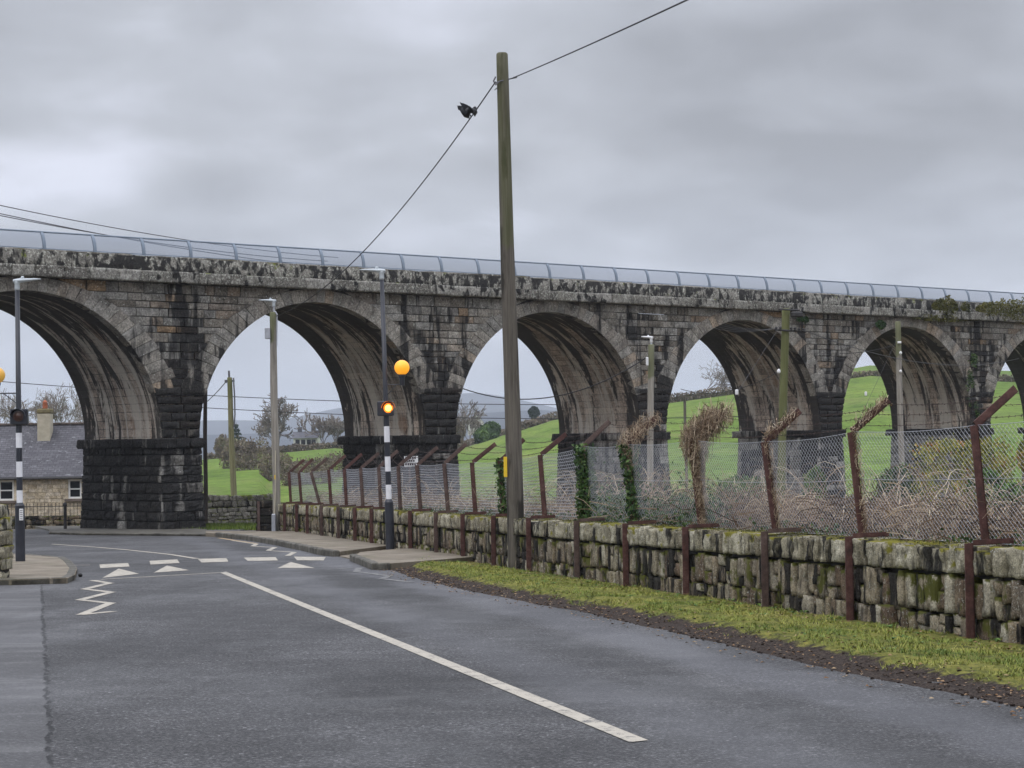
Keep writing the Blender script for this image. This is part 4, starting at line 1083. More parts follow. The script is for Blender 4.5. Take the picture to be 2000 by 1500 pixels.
def wood_pole(px0, py0, px1, py1, Y, r0, r1, mat, label, ground=True, moss=lambda s: .8 if s > .85 else 0.0):
    b = P(px0, py0, Y); t = P(px1, py1, Y)
    hz_ = H(b[0], b[1]); 
    if b[2] > hz_: b = b+(b-t)*((b[2]-hz_)/max(t[2]-b[2], .1))
    r = empty('utility_pole', tuple(b)); tag(r, label, 'utility pole', 'wooden utility poles')
    part(pole_mesh(b-np.array([0, 0, .3]), t, r0, r1, 12, moss, .05), 'pole', G_[mat], r, True); return r, t, b
# pole with street lamp at the far end of the fence
gb = G(541, 1039)
r, t, b = wood_pole(541, 1039, 533, 611, gb[1], .125, .10, 'grey_pole_wood', 'pale wooden utility pole carrying a street lamp at the far end of the fence')
sp = MB(); sp.tube([t+np.array([.03, 0, -.1]), t+np.array([.03, 0, .22])], .03, 8); sp.tube([t+np.array([.11, -.05, -1.0]), t+np.array([.13, -.05, -.05]), t+np.array([.09, -.03, .02]), t+np.array([.04, 0, .06])], .02, 6)
part(sp, 'lamp_bracket', G_['steel_box'], r)
lamp_head(r, t+np.array([.03, 0, .2]), -1, gb[1])
bx = MB(); bx.box(tuple(P(522.5, 651, gb[1]-.15)), (.16, .12, .34), 0, bev=.02); part(bx, 'junction_box', G_['steel_box'], r)
bx = MB(); bx.box(tuple(P(535, 1022, gb[1]-.2)), (.13, .14, .56), 0, bev=.02); part(bx, 'cable_duct', G_['steel_box'], r)
cb = MB(); cb.tube([P(538, 880, gb[1]-.16), P(538, 950, gb[1]-.15), P(536, 1012, gb[1]-.17)], .02, 6); part(cb, 'service_cable', G_['render_cream'], r)
bx = MB(); bx.box(tuple(P(537, 932, gb[1]-.17)), (.035, .02, .13), 0, bev=.004); part(bx, 'warning_plate', G_['yellow_plate'], r)
t_lamp = t
# pole beyond the arch
r, t, b = wood_pole(458, 1010, 448.5, 738, 96, .155, .11, 'green_pole_wood', 'greenish utility pole beyond the second arch above the field wall')
hw = MB(); hw.tube([P(447, 724, 96), P(448, 745, 96)], .05, 6); hw.box(tuple(P(449, 744, 96)), (.42, .08, .08), 0); hw.tube([P(456, 738, 95.9), P(458, 770, 95.9), P(459, 810, 95.9), P(457, 835, 95.9)], .035, 5); hw.tube([P(441, 742, 95.9), P(441, 748, 95.9)], .06, 6)
part(hw, 'fittings', G_['cable_grey'], r)
t_b = P(441, 746, 96)
# dark pole against the first pier
r, t, b = wood_pole(401.5, 1030, 401, 742, 74.5, .075, .07, 'dark_pole_wood', 'thin black pole close behind the first pier', moss=lambda s: 0)
# poles in front of the right-hand arches
r, t, b = wood_pole(1270, 905, 1272, 674, 74, .125, .105, 'grey_pole_wood', 'grey pole with a small white street lamp in front of the third pier')
t_c = t; sp = MB(); sp.tube([t+np.array([0, 0, -.1]), t+np.array([0, 0, .12])], .035, 8); part(sp, 'lamp_bracket', G_['lamp_grey'], r); lamp_head(r, t+np.array([0, 0, .1]), -1, 74, 'white_plate', .28)
bx = MB(); bx.box(tuple(P(1264, 706, 73.8)), (.09, .1, .30), 0, bev=.02); part(bx, 'junction_box', G_['white_plate'], r)
r, t, b = wood_pole(1528, 850, 1535, 604, 64, .125, .12, 'green_pole_wood', 'green stained pole with a loaded crossarm in front of the fourth arch', moss=lambda s: .9)
t_d = t; hw = MB(); hw.tube([P(1520, 604, 63.8), P(1562, 606, 63.8)], .03, 6); hw.box(tuple(P(1556, 614, 63.8)), (.34, .2, .16), .2, bev=.03)
part(hw, 'crossarm', G_['iron_dark'], r)
hw = MB()
for px, py in ((1516, 642), (1524, 642), (1545, 643), (1553, 643), (1561, 644), (1569, 645)): hw.lathe(tuple(P(px, py, 63.8)), [(.03, -.05), (.05, -.02), (.03, .0), (.05, .03), (.02, .06)], 8)
hw.tube([P(1512, 644, 63.85), P(1574, 648, 63.85)], .03, 5); part(hw, 'insulator', G_['iron_dark'], r)
hw = MB(); hw.lathe(tuple(P(1521, 725, 63.8)), [(.04, -.06), (.06, -.02), (.05, .03), (.02, .07)], 8); part(hw, 'white_insulator', G_['porcelain'], r)
r, t, b = wood_pole(1762, 925, 1753.5, 629, 84, .125, .11, 'grey_pole_wood', 'bare brownish pole standing before the fifth arch')
t_e = t; hw = MB()
for py in (689, 725): hw.lathe(tuple(P(1759, py, 83.8)), [(.03, -.06), (.06, -.02), (.05, .03), (.02, .06)], 8)
hw.tube([P(1753, 669, 83.85), P(1760, 669, 83.85)], .05, 6)
part(hw, 'insulator', G_['porcelain'], r)
r, t, b = wood_pole(1340, 905, 1337, 772, 140, .10, .09, 'pole_wood', 'slim brown pole in the green field seen through the fourth arch', moss=lambda s: 0)

# cables
k_att = P(968, 160, Yp-.1)
wire('overhead_cable', (k_att, t_lamp+np.array([.1, 0, -.1])), 0.65, .012, label='black cable running down left from the tall pole, with the crow on it')
far_r = P(1330, -8, Yp-14)
wire('overhead_cable', (P(1000, 153, Yp), P(1000, 153, Yp)+(P(1420, -58, 19)-P(1000, 153, Yp))*2.4), .10, .010, label='twisted cable rising from the pole top to the upper right')
cn = [((0, 376), (660, 503), 58), ((0, 392), (700, 528), 58), ((0, 400), (640, 510), 58)]
for (a, b_, Y), lb in zip(cn, ('highest', 'middle', 'lowest')): wire('overhead_wire', (P(a[0]-300, a[1]-44, Y), P(b_[0], b_[1], 90)), .35, .016, 'cable_grey', f'{lb} of the three thin wires in the sky above the left end of the viaduct', 'thin wires over the viaduct')
def w2(a, b_, Y0_, Y1_, sag, lb, rad=.02): wire('overhead_wire', (P(*a, Y0_), P(*b_, Y1_)), sag, rad, 'cable_black', lb, 'wires seen through the arches')
w2((0, 745), (1190, 790), 110, 110, .35, 'upper wire sagging across the openings of the left arches')
w2((300, 790), (1500, 812), 112, 112, .4, 'lower wire sagging across the openings of the second and third arches')
w2((400, 788), (441, 746), 112, 96, .05, 'short wire rising to the greenish pole from the first pier')
w2((870, 745), (1260, 700), 79, 74, 1.0, 'slack wire drooping across the third arch to the lamp pole')
for i, lb in enumerate(('uppermost', 'second', 'third', 'lowest')):
    w2((1400-3*i, 628+4*i), (1518, 641), 72, 63.8, .12, f'{lb} of four short wires bunched beside the crossarm pole', .006)
w2((1575, 647), (1990, 700), 63.8, 92, .6, 'wire from the crossarm pole across the fifth arch to the right', .012)
w2((1521, 726), (1330, 760), 63.8, 80, .35, 'wire drooping leftwards from the white insulator across the fourth arch', .012)
w2((1640, 690), (1753, 672), 85, 84, .1, 'wire reaching the bare brownish pole from the left', .012)
def stay(a, b_, Y, lb, box):
    r = empty('stay_wire', tuple(P(*b_, Y))); tag(r, lb, 'stay wire'); mb = MB(); mb.tube([P(*a, Y), P(*b_, Y)], .006, 5); part(mb, 'wire', G_['cable_grey'], r)
    mb = MB(); c_ = P(*box, Y-.05); mb.box(tuple(c_), (.10, .06, .16), R(20), bev=.02); o = part(mb, 'guard', G_['white_plate'], r)
stay((1521, 640), (1352, 905), 63.5, 'slanting stay wire of the crossarm pole with a pale guard', (1439, 766))
stay((1753, 660), (1650, 880), 83.5, 'slanting stay wire with a pale guard seen in the fifth arch', (1691, 769))
# service box on the wall far away
r = empty('danger_sign', tuple(P(800, 960, 62))); tag(r, 'small white warning notice with red and black writing above the fence by the second pier', 'sign')
mb = MB(); mb.tube([P(800, 990, 62), P(800, 890, 62)], .03, 6); part(mb, 'sign_post', G_['rust_dull'], r)
mb = MB(); mb.box(tuple(P(803, 901, 61.9)), (.40, .015, .30), 0); part(mb, 'sign_board', G_['white_plate'], r)
mb = MB()
for row, (yy_, n_) in enumerate(((894, 5), (900, 4), (907, 5))):
    for i in range(n_): mb.box(tuple(P(793+4.4*i+(row % 2)*2, yy_, 61.88)), (.045, .006, .055 if row else .065), 0)
part(mb, 'lettering', G_['sign_ink'], r)

# ---------------------------------------------------------------- belisha beacons
def beacon(bpx, bpy_, tpx, tpy, side, lit, globe_px, box_px, stripes, label, hx):
    b = G(bpx, bpy_); Y = b[1]; t = P(tpx, tpy, Y); k = F/Y
    r = empty('crossing_beacon', tuple(b)); tag(r, label, 'crossing beacon', 'zebra crossing beacons')
    def at(py):
        s = (py-bpy_)/(tpy-bpy_); return b*(1-s)+t*s
    z = lambda py: at(py)
    # banded post: wide base, then narrower shaft
    mb = MB(); mb.tube([b-np.array([0, 0, .1]), z(stripes[0][0]+2), z(stripes[0][0]-4)], [.092, .090, .058], 18, cap=False); part(mb, 'post_base', G_['black_paint'], r)
    py = stripes[0][0]
    for a_, c_, m_ in stripes:
        mb = MB(); mb.tube([z(a_), z(c_)], .058 if m_ == 'white_paint' else .0575, 18, cap=False); part(mb, 'white_band' if m_ == 'white_paint' else 'black_band', G_[m_], r, True)
    mb = MB(); mb.tube([z(stripes[-1][1]), z(stripes[-1][1]-6), z(tpy+12)], [.056, .05, .043], 14); part(mb, 'column', G_['black_paint'], r, True)
    mb = MB(); mb.tube([z(box_px[1]-17), z(box_px[1]-29)], .047, 14); part(mb, 'white_collar', G_['white_paint'], r, True)
    lamp_head(r, t+np.array([0, 0, -.12]), hx, Y)
    # globe on a bracket
    g = P(*globe_px, Y); rg = .155
    mb = MB(); prof = [(rg*math.cos(a), rg*math.sin(a)) for a in np.linspace(-1.25, 1.57, 22)]; prof[-1] = (.002, rg); mb.lathe(tuple(g), prof, 28)
    gl = part(mb, 'globe', G_['amber_globe' if lit else 'amber_faint_glow'], r, True)
    mb = MB(); mb.lathe((g[0], g[1], g[2]-rg-.03), [(.05, -.18), (.055, -.02), (.07, .0), (.07, .05)], 12)
    mb.tube([(g[0], g[1], g[2]-rg-.19), (z(globe_px[1]+32)[0], Y, g[2]-rg-.19)], .014, 6); mb.tube([(g[0]-.12*np.sign(g[0]-b[0]), g[1], g[2]-rg-.19), tuple(z(globe_px[1]+58))], .010, 6)
    part(mb, 'globe_bracket', G_['black_paint'], r)
    c_ = P(*box_px, Y-.10)
    mb = MB(); mb.box(tuple(c_+np.array([0, .05, 0])), (.33, .13, .30), R(-12) if lit else 0, bev=.015); 
    part(mb, 'light_box', G_['black_paint'], r)
    mb = MB(); lr = .112
    lc = c_+np.array([.06 if lit else 0, -.03, .01])
    ringp = [(lc[0]+lr*math.cos(a), lc[1]-.012, lc[2]+lr*math.sin(a)) for a in np.linspace(0, 2*math.pi, 25)[:-1]]
    hoodp = [(lc[0]+lr*1.25*math.cos(a), lc[1]+d, lc[2]+lr*1.25*math.sin(a)) for a in np.linspace(0, math.pi, 13) for d in (0.03, -.08)]
    mh = MB(); mh.add(hoodp, [(2*i, 2*i+1, 2*i+3, 2*i+2) for i in range(12)]); part(mh, 'lens_hood', G_['amber_lens_glow' if lit else 'black_paint'], r)  # the lit hood glows by itself, standing in for lamplight falling on it
    nR = 24
    def disc(r_, y_, dome): return [(lc[0], lc[1]-y_-dome, lc[2])]+[(lc[0]+r_*.6*math.cos(a), lc[1]-y_-dome*.7, lc[2]+r_*.6*math.sin(a)) for a in np.linspace(0, 2*math.pi, nR+1)[:-1]]+[(lc[0]+r_*math.cos(a), lc[1]-y_, lc[2]+r_*math.sin(a)) for a in np.linspace(0, 2*math.pi, nR+1)[:-1]]
    df = [(0, 1+(i+1) % nR, 1+i) for i in range(nR)]+[(1+i, 1+(i+1) % nR, 1+nR+(i+1) % nR, 1+nR+i) for i in range(nR)]
    mb.add(disc(.068, .02, .03), df); part(mb, 'lens', G_['amber_lamp' if lit else 'dark_lens'], r, True)
    mb = MB(); mb.add(disc(.100, .010, .008), df); part(mb, 'lens_ring', G_['amber_lens_glow' if lit else 'dark_lens'], r, True)
    return r
WP, BP = 'white_paint', 'black_paint'
rb = beacon(763, 1083, 745.5, 533, 1, True, (785, 718), (753, 798), [(979, 947, WP), (947, 921, BP), (921, 892, WP), (892, 864, BP), (864, 833, WP), (833, 806, BP)],
       'tall striped crossing beacon with lit orange globe by the right hand wall', -1)
rb2 = beacon(40, 1105, 33.5, 553, -1, False, (-6, 733), (36.5, 814), [(986, 958, WP), (958, 932, BP), (932, 902, WP), (902, 875, BP), (875, 846, WP), (846, 822, BP)],
       'tall striped crossing beacon with unlit dark signal box on the left pavement', 1)
mb = MB(); mb.box(tuple(P(41.5, 1005, G(40, 1105)[1]-.11)), (.075, .012, .22), 0, bev=.004); part(mb, 'notice', G_['white_plate'], rb2)
mb = MB()
for i in range(5): mb.box(tuple(P(41.5, 997+4*i, G(40, 1105)[1]-.12)), (.05, .003, .008), 0)
part(mb, 'lettering', G_['sign_ink'], rb2)

# ---------------------------------------------------------------- crow on the cable
def crow():
    Yc = None; a = k_att; b_ = t_lamp+np.array([.1, 0, -.1]); best = None
    for s in np.linspace(0, 1, 400):
        q = a*(1-s)+b_*s-np.array([0, 0, .65*4*s*(1-s)]); px, py = proj(q)
        if best is None or abs(py-232) < best[0]: best = (abs(py-232), q, px)
    foot = best[1]; Yc = foot[1]; k = Yc/F
    def w_(px, py, d=0): p = P(px+(best[2]-920.5), py, Yc+d); return p
    r = empty('crow', tuple(foot)); tag(r, 'black crow perched on the cable, wings half raised and tail cocked', 'bird')
    mb = MB()
    path = [(930, 212, .040), (929, 215, .078), (926, 218, .105), (920, 219, .118), (914, 218, .108), (909, 215, .080), (904, 213, .045)]
    mb.tube([w_(x, y) for x, y, _ in path], [q for _, _, q in path], 12)
    part(mb, 'body', G_['crow_black'], r, True)
    mb = MB(); mb.tube([w_(929, 209), w_(931, 212), w_(931, 216)], [.030, .036, .030], 10); mb.tube([w_(931, 215), w_(930, 221)], [.014, .003], 6); part(mb, 'head', G_['crow_black'], r, True)
    def feather_fan(name, r1, r2, t1, t2, th, d):
        mb = MB(); n = 7; vs = []
        r1, r2, t1, t2 = w_(*r1, d), w_(*r2, d), w_(*t1, d*1.8), w_(*t2, d*1.8)
        for s in np.linspace(0, 1, n):
            e1 = r1*(1-s)+t1*s+np.array([0, 0, .02*math.sin(math.pi*s)]); e2 = r2*(1-s)+t2*s; h = th*(1-.6*s)
            for q, dy in ((e1, h), (e2, h), (e2, -h), (e1, -h)): vs.append(q+np.array([0, dy, 0]))
        mb.add(vs, [(i*4+j, i*4+(j+1) % 4, i*4+4+(j+1) % 4, i*4+4+j) for i in range(n-1) for j in range(4)]+[(3, 2, 1, 0), (n*4-4, n*4-3, n*4-2, n*4-1)])
        for j in range(3):
            f = j/2; q = t1*(1-f)+t2*f; dd = (t1+t2)/2-(r1+r2)/2; mb.tube([q-dd*.2, q+dd*.12*(1-.5*f)], [.016, .005], 5)
        part(mb, name, G_['crow_black'], r)
    feather_fan('wing', (922, 211), (912, 222), (903, 201), (904, 204.5), .035, -.05)
    feather_fan('wing', (924, 212), (914, 222), (909, 203), (905, 208), .03, .06)
    feather_fan('tail', (908, 211), (906, 220), (897, 207), (898, 213), .03, .0)
    for px in (918, 922):
        mb = MB(); mb.tube([w_(px, 224), w_(px+1, 229), foot+np.array([0, 0, .01])+(np.array([.02, 0, .03]) if px == 922 else 0)], [.014, .007, .008], 6); part(mb, 'leg', G_['crow_black'], r)
crow()

# ================================================================ LEFT: garden wall end, cottage
def rubble_wall(name, label, p0, p1, hgt, thick, sizes, mat='fieldstone', face_n=4, top=True, group=None, full=False):
    p0, p1 = np.array(p0, float), np.array(p1, float); d = p1-p0; L = np.linalg.norm(d[:2]); t = np.array([d[0], d[1], 0])/L; n_ = np.array([-t[1], t[0], 0])
    r = empty(name, tuple((p0+p1)/2)); tag(r, label, 'stone wall', group)
    mb = MB(); c_ = (p0+p1)/2; mb.box((c_[0], c_[1], c_[2]+hgt/2-.1), (L-.1, thick-.12, hgt), math.atan2(t[1], t[0])); part(mb, 'core', G_['mortar'], r)
    mb = MB()
    z = 0
    while z < hgt:
        hc = random.uniform(*sizes[1]); s = 0
        while s < L-.06:
            l = min(random.uniform(*sizes[0]), L-s); q = p0+t*(s+l/2); q[2] = p0[2]+(p1[2]-p0[2])*(s/L)+z+hc/2+random.uniform(-.02, .02)
            if (z+hc >= hgt and top) or full: stone(mb, q, (l-.01, thick+random.uniform(-.03, .04), hc*random.uniform(.92, 1.05)), t, n_, face_n, .32, .09, soot=random.choice((0, .1, .3)), pw=5)
            else:
                for sd in (-1, 1): stone(mb, q+n_*sd*(thick/2-.09), (l-.01, .2, hc*random.uniform(.9, 1.05)), t, n_, face_n, .5, .11, soot=random.choice((0, 0, .2, .4)), pw=4)
            s += l
        z += hc
    part(mb, 'stonework', G_[mat], r, True); return r
e0 = G(21, 1141)
rubble_wall('garden_wall', 'end of a pale rounded rubble wall at the left edge beside the pavement', (e0[0]-3.3, e0[1]+.5, gz(e0[1])), (e0[0]-.10, e0[1]+.3, gz(e0[1])), 1.10, .50, ((.22, .36), (.17, .26)), 'wall_coping', 7, full=True)
a0, a1 = P(404, 1030, 77), P(516, 1031, 78)
rubble_wall('field_wall', 'grey dry stone wall seen through the second arch', (a0[0]-.8, 77, -1.55), (a1[0]+.3, 78, -1.55), .93, .4, ((.16, .42), (.11, .26)), 'fieldstone', 5)
# grass strip in front of it
mb = MB(); gy = [(-12, 73.0), (-8.2, 70.5), (-7.6, 76.6), (-12.2, 76.6)]
vs = []; fs = []
for i in range(6000):
    x, y = random.uniform(-11.2, -7.2), random.uniform(68.2, 76.4); h = random.uniform(.04, .12); a = random.uniform(0, 6.28); j = len(vs); wd = .02; z = H(x, y)
    vs += [(x-math.sin(a)*wd, y+math.cos(a)*wd, z), (x+math.sin(a)*wd, y-math.cos(a)*wd, z), (x+.04*math.cos(a), y+.04*math.sin(a), z+.05+h)]; fs.append((j, j+1, j+2))
mb.add(vs, fs, [random.random()*.5 for _ in vs]); tag(mb.build('grass', G_['grass_blade']), 'bright grass strip at the foot of the dry stone wall beside the first pier', 'grass', kind='stuff')
# end pillar of the retaining wall
pr = empty('gate_pillar', tuple(fpt(66, 0))); tag(pr, 'dark rusty stained stone pillar at the far end of the low wall', 'pillar')
mb = MB(); gp = G(522, 1038)
for z in np.arange(0, .95, .24): stone(mb, np.array([gp[0], gp[1], gp[2]+z+.12]), (.62, .55, .235), (1, 0, 0), (0, 1, 0), 5, .3, .05, tint=.1, soot=.75)
part(mb, 'stonework', G_['rubble'], pr, True)
mb = MB(); mb.box((gp[0]-.22, gp[1]-.3, gp[2]+.45), (.08, .05, .95), 0); mb.box((gp[0]+.3, gp[1]-.3, gp[2]+.45), (.08, .05, .95), 0); part(mb, 'iron_strap', G_['rust_dull'], pr)

# cottage
CY = 105.0
cr = empty('stone_cottage', tuple(P(60, 1010, CY))); tag(cr, 'low stone cottage with a slate roof seen through the left arch', 'cottage')
xl, xr = P(-260, 900, CY)[0], P(190, 900, CY)[0]; ze = P(80, 928, CY)[2]; zr = P(80, 833, CY+3.4)[2]; zb = -3.2; DP = 6.8
wm_ = MB(); th = .3
def wallface(mb, holes):
    xs = sorted({xl, xr}|{h[0] for h in holes}|{h[1] for h in holes}); zs = sorted({zb, ze}|{h[2] for h in holes}|{h[3] for h in holes})
    for i in range(len(xs)-1):
        for j in range(len(zs)-1):
            cx_, cz_ = (xs[i]+xs[i+1])/2, (zs[j]+zs[j+1])/2
            if any(h[0] < cx_ < h[1] and h[2] < cz_ < h[3] for h in holes): continue
            mb.add([(xs[i], CY, zs[j]), (xs[i+1], CY, zs[j]), (xs[i+1], CY, zs[j+1]), (xs[i], CY, zs[j+1])], [(0, 1, 2, 3)], .5)
    for h in holes:
        a, b_, c_, d_ = h; y2 = CY+.22
        mb.add([(a, CY, c_), (b_, CY, c_), (b_, CY, d_), (a, CY, d_), (a, y2, c_), (b_, y2, c_), (b_, y2, d_), (a, y2, d_)], [(0, 4, 5, 1), (1, 5, 6, 2), (2, 6, 7, 3), (3, 7, 4, 0)], .4)
holes = []
for (x0, x1, y0_, y1_) in ((-3, 27, 938, 978), (133, 159, 936, 974), (-190, -160, 938, 978)):
    a, b_ = P(x0, y1_, CY), P(x1, y0_, CY); holes.append((a[0], b_[0], a[2], b_[2]))
wallface(wm_, holes)
wm_.add([(xr, CY, zb), (xr, CY+DP, zb), (xr, CY+DP, ze), (xr, CY+DP/2, zr-.05), (xr, CY, ze), (xl, CY, zb), (xl, CY+DP, zb), (xl, CY+DP, ze), (xl, CY+DP/2, zr-.05), (xl, CY, ze)], [(0, 1, 2, 3, 4), (9, 8, 7, 6, 5), (1, 6, 7, 2)], .5)
rs = MB(); nst = 0; z = zb
while z < ze-.05:       # coursed facing stones
    hc = random.uniform(.12, .22); x = xl
    while x < xr:
        l = random.uniform(.22, .55); x2 = min(x+l, xr); zz2 = min(z+hc, ze)
        if not any(h[0]-.02 < (x2) and h[1]+.02 > x and h[2]-.02 < zz2 and h[3]+.02 > z for h in holes):
            def Q(s, t, x=x, x2=x2, z=z, zz2=zz2): return np.array([x+(x2-x)*s, CY-.005, z+(zz2-z)*t]), np.array([0, -1., 0]), x2-x, zz2-z
            pillow(rs, Q, (3, 3), random.uniform(.015, .03), .012, .008)
        x += l
    z += hc
wl_ = part(wm_, 'wall', G_['cottage_stone'], cr); part(rs, 'facing_stones', G_['cottage_stone'], cr)
rf = MB(); ov = .25; rl, rr_ = xl-.15, xr+.15; nY = 1
sl_len = math.hypot(DP/2+ov, zr-ze+.0)
def rq(y0_, z0_, y1_, z1_, flip):
    b0 = rf.add([(rl, y0_, z0_), (rr_, y0_, z0_), (rr_, y1_, z1_), (rl, y1_, z1_)], [(3, 2, 1, 0) if flip else (0, 1, 2, 3)])
    for i, q in enumerate(((0, 0), (rr_-rl, 0), (rr_-rl, sl_len), (0, sl_len))): rf.uv[b0+i] = q
zov = ze-(zr-ze)/(DP/2)*ov
rq(CY-ov, zov+.10, CY+DP/2, zr+.10, False); rq(CY+DP+ov, zov+.10, CY+DP/2, zr+.10, True); rq(CY-ov, zov, CY+DP/2, zr, True)
rq(CY-ov, zov, CY-ov, zov+.10, False)
rfo = part(rf, 'roof', G_['slate'], cr)
gt = MB(); gt.tube([(rl, CY-ov-.05, zov+.02), (rr_, CY-ov-.05, zov+.02)], .06, 8); part(gt, 'gutter', G_['iron_dark'], cr)
rt = MB(); x = rl
while x < rr_: rt.box((x+.22, CY+DP/2, zr+.13), (.43, .24, .12), 0, bev=.03); x += .45
part(rt, 'ridge', G_['ridge_tile'], cr)
ch = MB(); cp = P(88.5, 850, CY+2.6); x_, y_ = cp[0], CY+2.6; zt1, zt2 = P(88, 808, CY+2.3)[2], P(88, 798, CY+2.3)[2]
ch.box((x_, y_, (zt1+1.0)/2), (.64, .75, zt1-1.0), 0, bev=.02); cho = part(ch, 'chimney', G_['render_cream'], cr)
cc = MB(); cc.box((x_, y_, (zt1+zt2)/2), (.70, .80, zt2-zt1), 0, bev=.06); part(cc, 'chimney_cap', G_['mossy_cap'], cr)
cc = MB(); cc.lathe((x_, y_, zt2-.02), [(.14, 0), (.13, .12), (.11, .30), (.13, .32), (.12, .36), (.03, .46)], 12); part(cc, 'chimney_pot', G_['terracotta'], cr, True)
for h in holes:
    fm = MB(); a, b_, c_, d_ = h; y2 = CY+.10; wf = .09
    for bx_ in (((a+b_)/2, c_+wf/2, b_-a, wf), ((a+b_)/2, d_-wf/2, b_-a, wf), ((a+b_)/2, (c_+d_)/2, b_-a-2*wf, .06)): fm.box((bx_[0], y2, bx_[1]), (bx_[2], .08, bx_[3]), 0)
    for xx in (a+wf/2, b_-wf/2): fm.box((xx, y2, (c_+d_)/2), (wf, .078, d_-c_-2*wf+.002), 0)
    fo = part(fm, 'window', G_['window_frame'], cr)
    pn = MB(); pn.add([(a, y2+.03, c_), (b_, y2+.03, c_), (b_, y2+.03, d_), (a, y2+.03, d_)], [(0, 1, 2, 3)]); part(pn, 'pane', G_['glass'], fo)
    sl = MB(); sl.box(((a+b_)/2, CY-.05, c_-.07), (b_-a+.3, .24, .13), 0, bev=.01); part(sl, 'sill', G_['ridge_tile'], cr)
# low wall with railing in front of the cottage
q0, q1 = P(-120, 1037, 79), P(158, 1036, 79)
lw = rubble_wall('low_wall', 'low dark mossy wall below the railings in front of the cottage', (q0[0], 79, -1.75), (q1[0]+.4, 79, -1.75), .52, .35, ((.2, .45), (.12, .2)), 'rubble', 3)
rr0 = empty('iron_railing', (q0[0], 79, -1.2)); tag(rr0, 'thin iron railing on the low wall before the cottage', 'railing')
mb = MB(); x = q0[0]; zt = P(100, 985, 79)[2]
while x < q1[0]+.4:
    mb.tube([(x, 79, -1.25), (x, 79, zt)], .009, 4); mb.tube([(x, 79, zt), (x, 79, zt+.05)], [.018, .004], 4); x += .135
part(mb, 'bar', G_['iron_dark'], rr0)
mb = MB(); 
for z in (zt-.08, -1.15): mb.tube([(q0[0], 79, z), (q1[0]+.4, 79, z)], .014, 5)
part(mb, 'rail', G_['iron_dark'], rr0)
bo = P(127.5, 1040, 70.5); r = empty('bollard', (bo[0], bo[1], bo[2])); tag(r, 'dark iron post at the left end of the pier kerb', 'bollard')
mb = MB(); mb.lathe((bo[0], bo[1], bo[2]), [(.075, 0), (.075, .08), (.055, .10), (.05, .85), (.065, .88), (.06, .95), (.02, 1.0)], 12); part(mb, 'post', G_['iron_dark'], r, True)

# ================================================================ VEGETATION
def bare_tree(name, label, x, y, z, h, spread, seed, lv=6, thick=1.0, lean=0, cat='tree', group='bare winter trees', mat='twig', wide=.55, trunkf=.26, twig=.02):
    rnd = random.Random(seed); r = empty(name, (x, y, z)); tag(r, label, cat, group); tr = MB(); cr_ = MB()
    def grow(p, d, L, rad, l):
        nseg = 3; pts = [p]; rr = [rad]; q = p.copy(); dd = d.copy()
        for i in range(nseg):
            dd = dd+np.array([rnd.gauss(0, .12), rnd.gauss(0, .12), rnd.gauss(0.02, .08)]); dd /= np.linalg.norm(dd)
            q = q+dd*L/nseg; pts.append(q.copy()); rr.append(max(rad*(1-.38*(i+1)/nseg), twig))
        (tr if l < 2 else cr_).tube(pts, rr, 7 if l < 2 else 3, rnd.random(), cap=False)
        if l >= lv: return
        nb = rnd.choice((3, 4)) if l < 2 else rnd.choice((2, 3, 3))
        for b in range(nb):
            a = rnd.uniform(0, 6.28); ti = rnd.uniform(.35, .95)*spread
            s1 = np.cross(dd, np.array([math.cos(a), math.sin(a), .3])); s1 /= np.linalg.norm(s1)+1e-9
            nd = dd*math.cos(ti)+s1*math.sin(ti); nd[2] = nd[2]*(.9)+.10; nd /= np.linalg.norm(nd)
            st = pts[-1] if b == 0 or l == 0 else pts[rnd.choice((1, 2, 3))]
            grow(st.copy(), nd, L*rnd.uniform(.62, .86) if l else h*wide*rnd.uniform(.42, .55), rr[-1]*rnd.uniform(.62, .85), l+1)
    grow(np.array([x, y, z], float), np.array([lean, 0, 1.]), h*trunkf, h*.022*thick, 0)
    part(tr, 'trunk', G_[mat], r); part(cr_, 'crown', G_[mat], r); return r
def leafy(name, label, c, rad, N, size, mat, cat='bush', group=None, seed=0, box=0.0, twigs=0, dens=.5):
    r = empty(name, (c[0], c[1], c[2]-rad[2])); tag(r, label, cat, group); rn = np.random.default_rng(seed); pts = []
    while len(pts) < N:
        v = rn.normal(size=3); v /= np.linalg.norm(v)
        if box: v = v/(np.abs(v)**(2+8*box)).sum()**(1/(2+8*box))
        lump = 1+.28*noise.noise(Vector(v*2.1+seed))+.16*noise.noise(Vector(v*5.3+seed))
        rr = lump*(rn.uniform(dens, 1)**.4)
        p = np.array(c)+v*np.array(rad)*rr
        if noise.noise(Vector(p/size*.09+seed)) < -.22 and rr > .8: continue
        pts.append(p)
    mb = MB(); leaves(mb, pts, size, tintf=lambda p: .5+.8*noise.noise(Vector(p/size*.12)))
    part(mb, 'foliage', G_[mat], r)
    mb = MB()
    for k in range(7):
        a = rn.uniform(0, 6.28); e_ = np.array(c)+np.array([math.cos(a)*rad[0]*.5, math.sin(a)*rad[1]*.5, rad[2]*rn.uniform(.0, .6)]); mb.tube([np.array([c[0], c[1], c[2]-rad[2]*1.05]), (np.array(c)+e_)/2, e_], [rad[2]*.05, rad[2]*.035, rad[2]*.015], 5)
    part(mb, 'stem', G_['twig'], r); return r
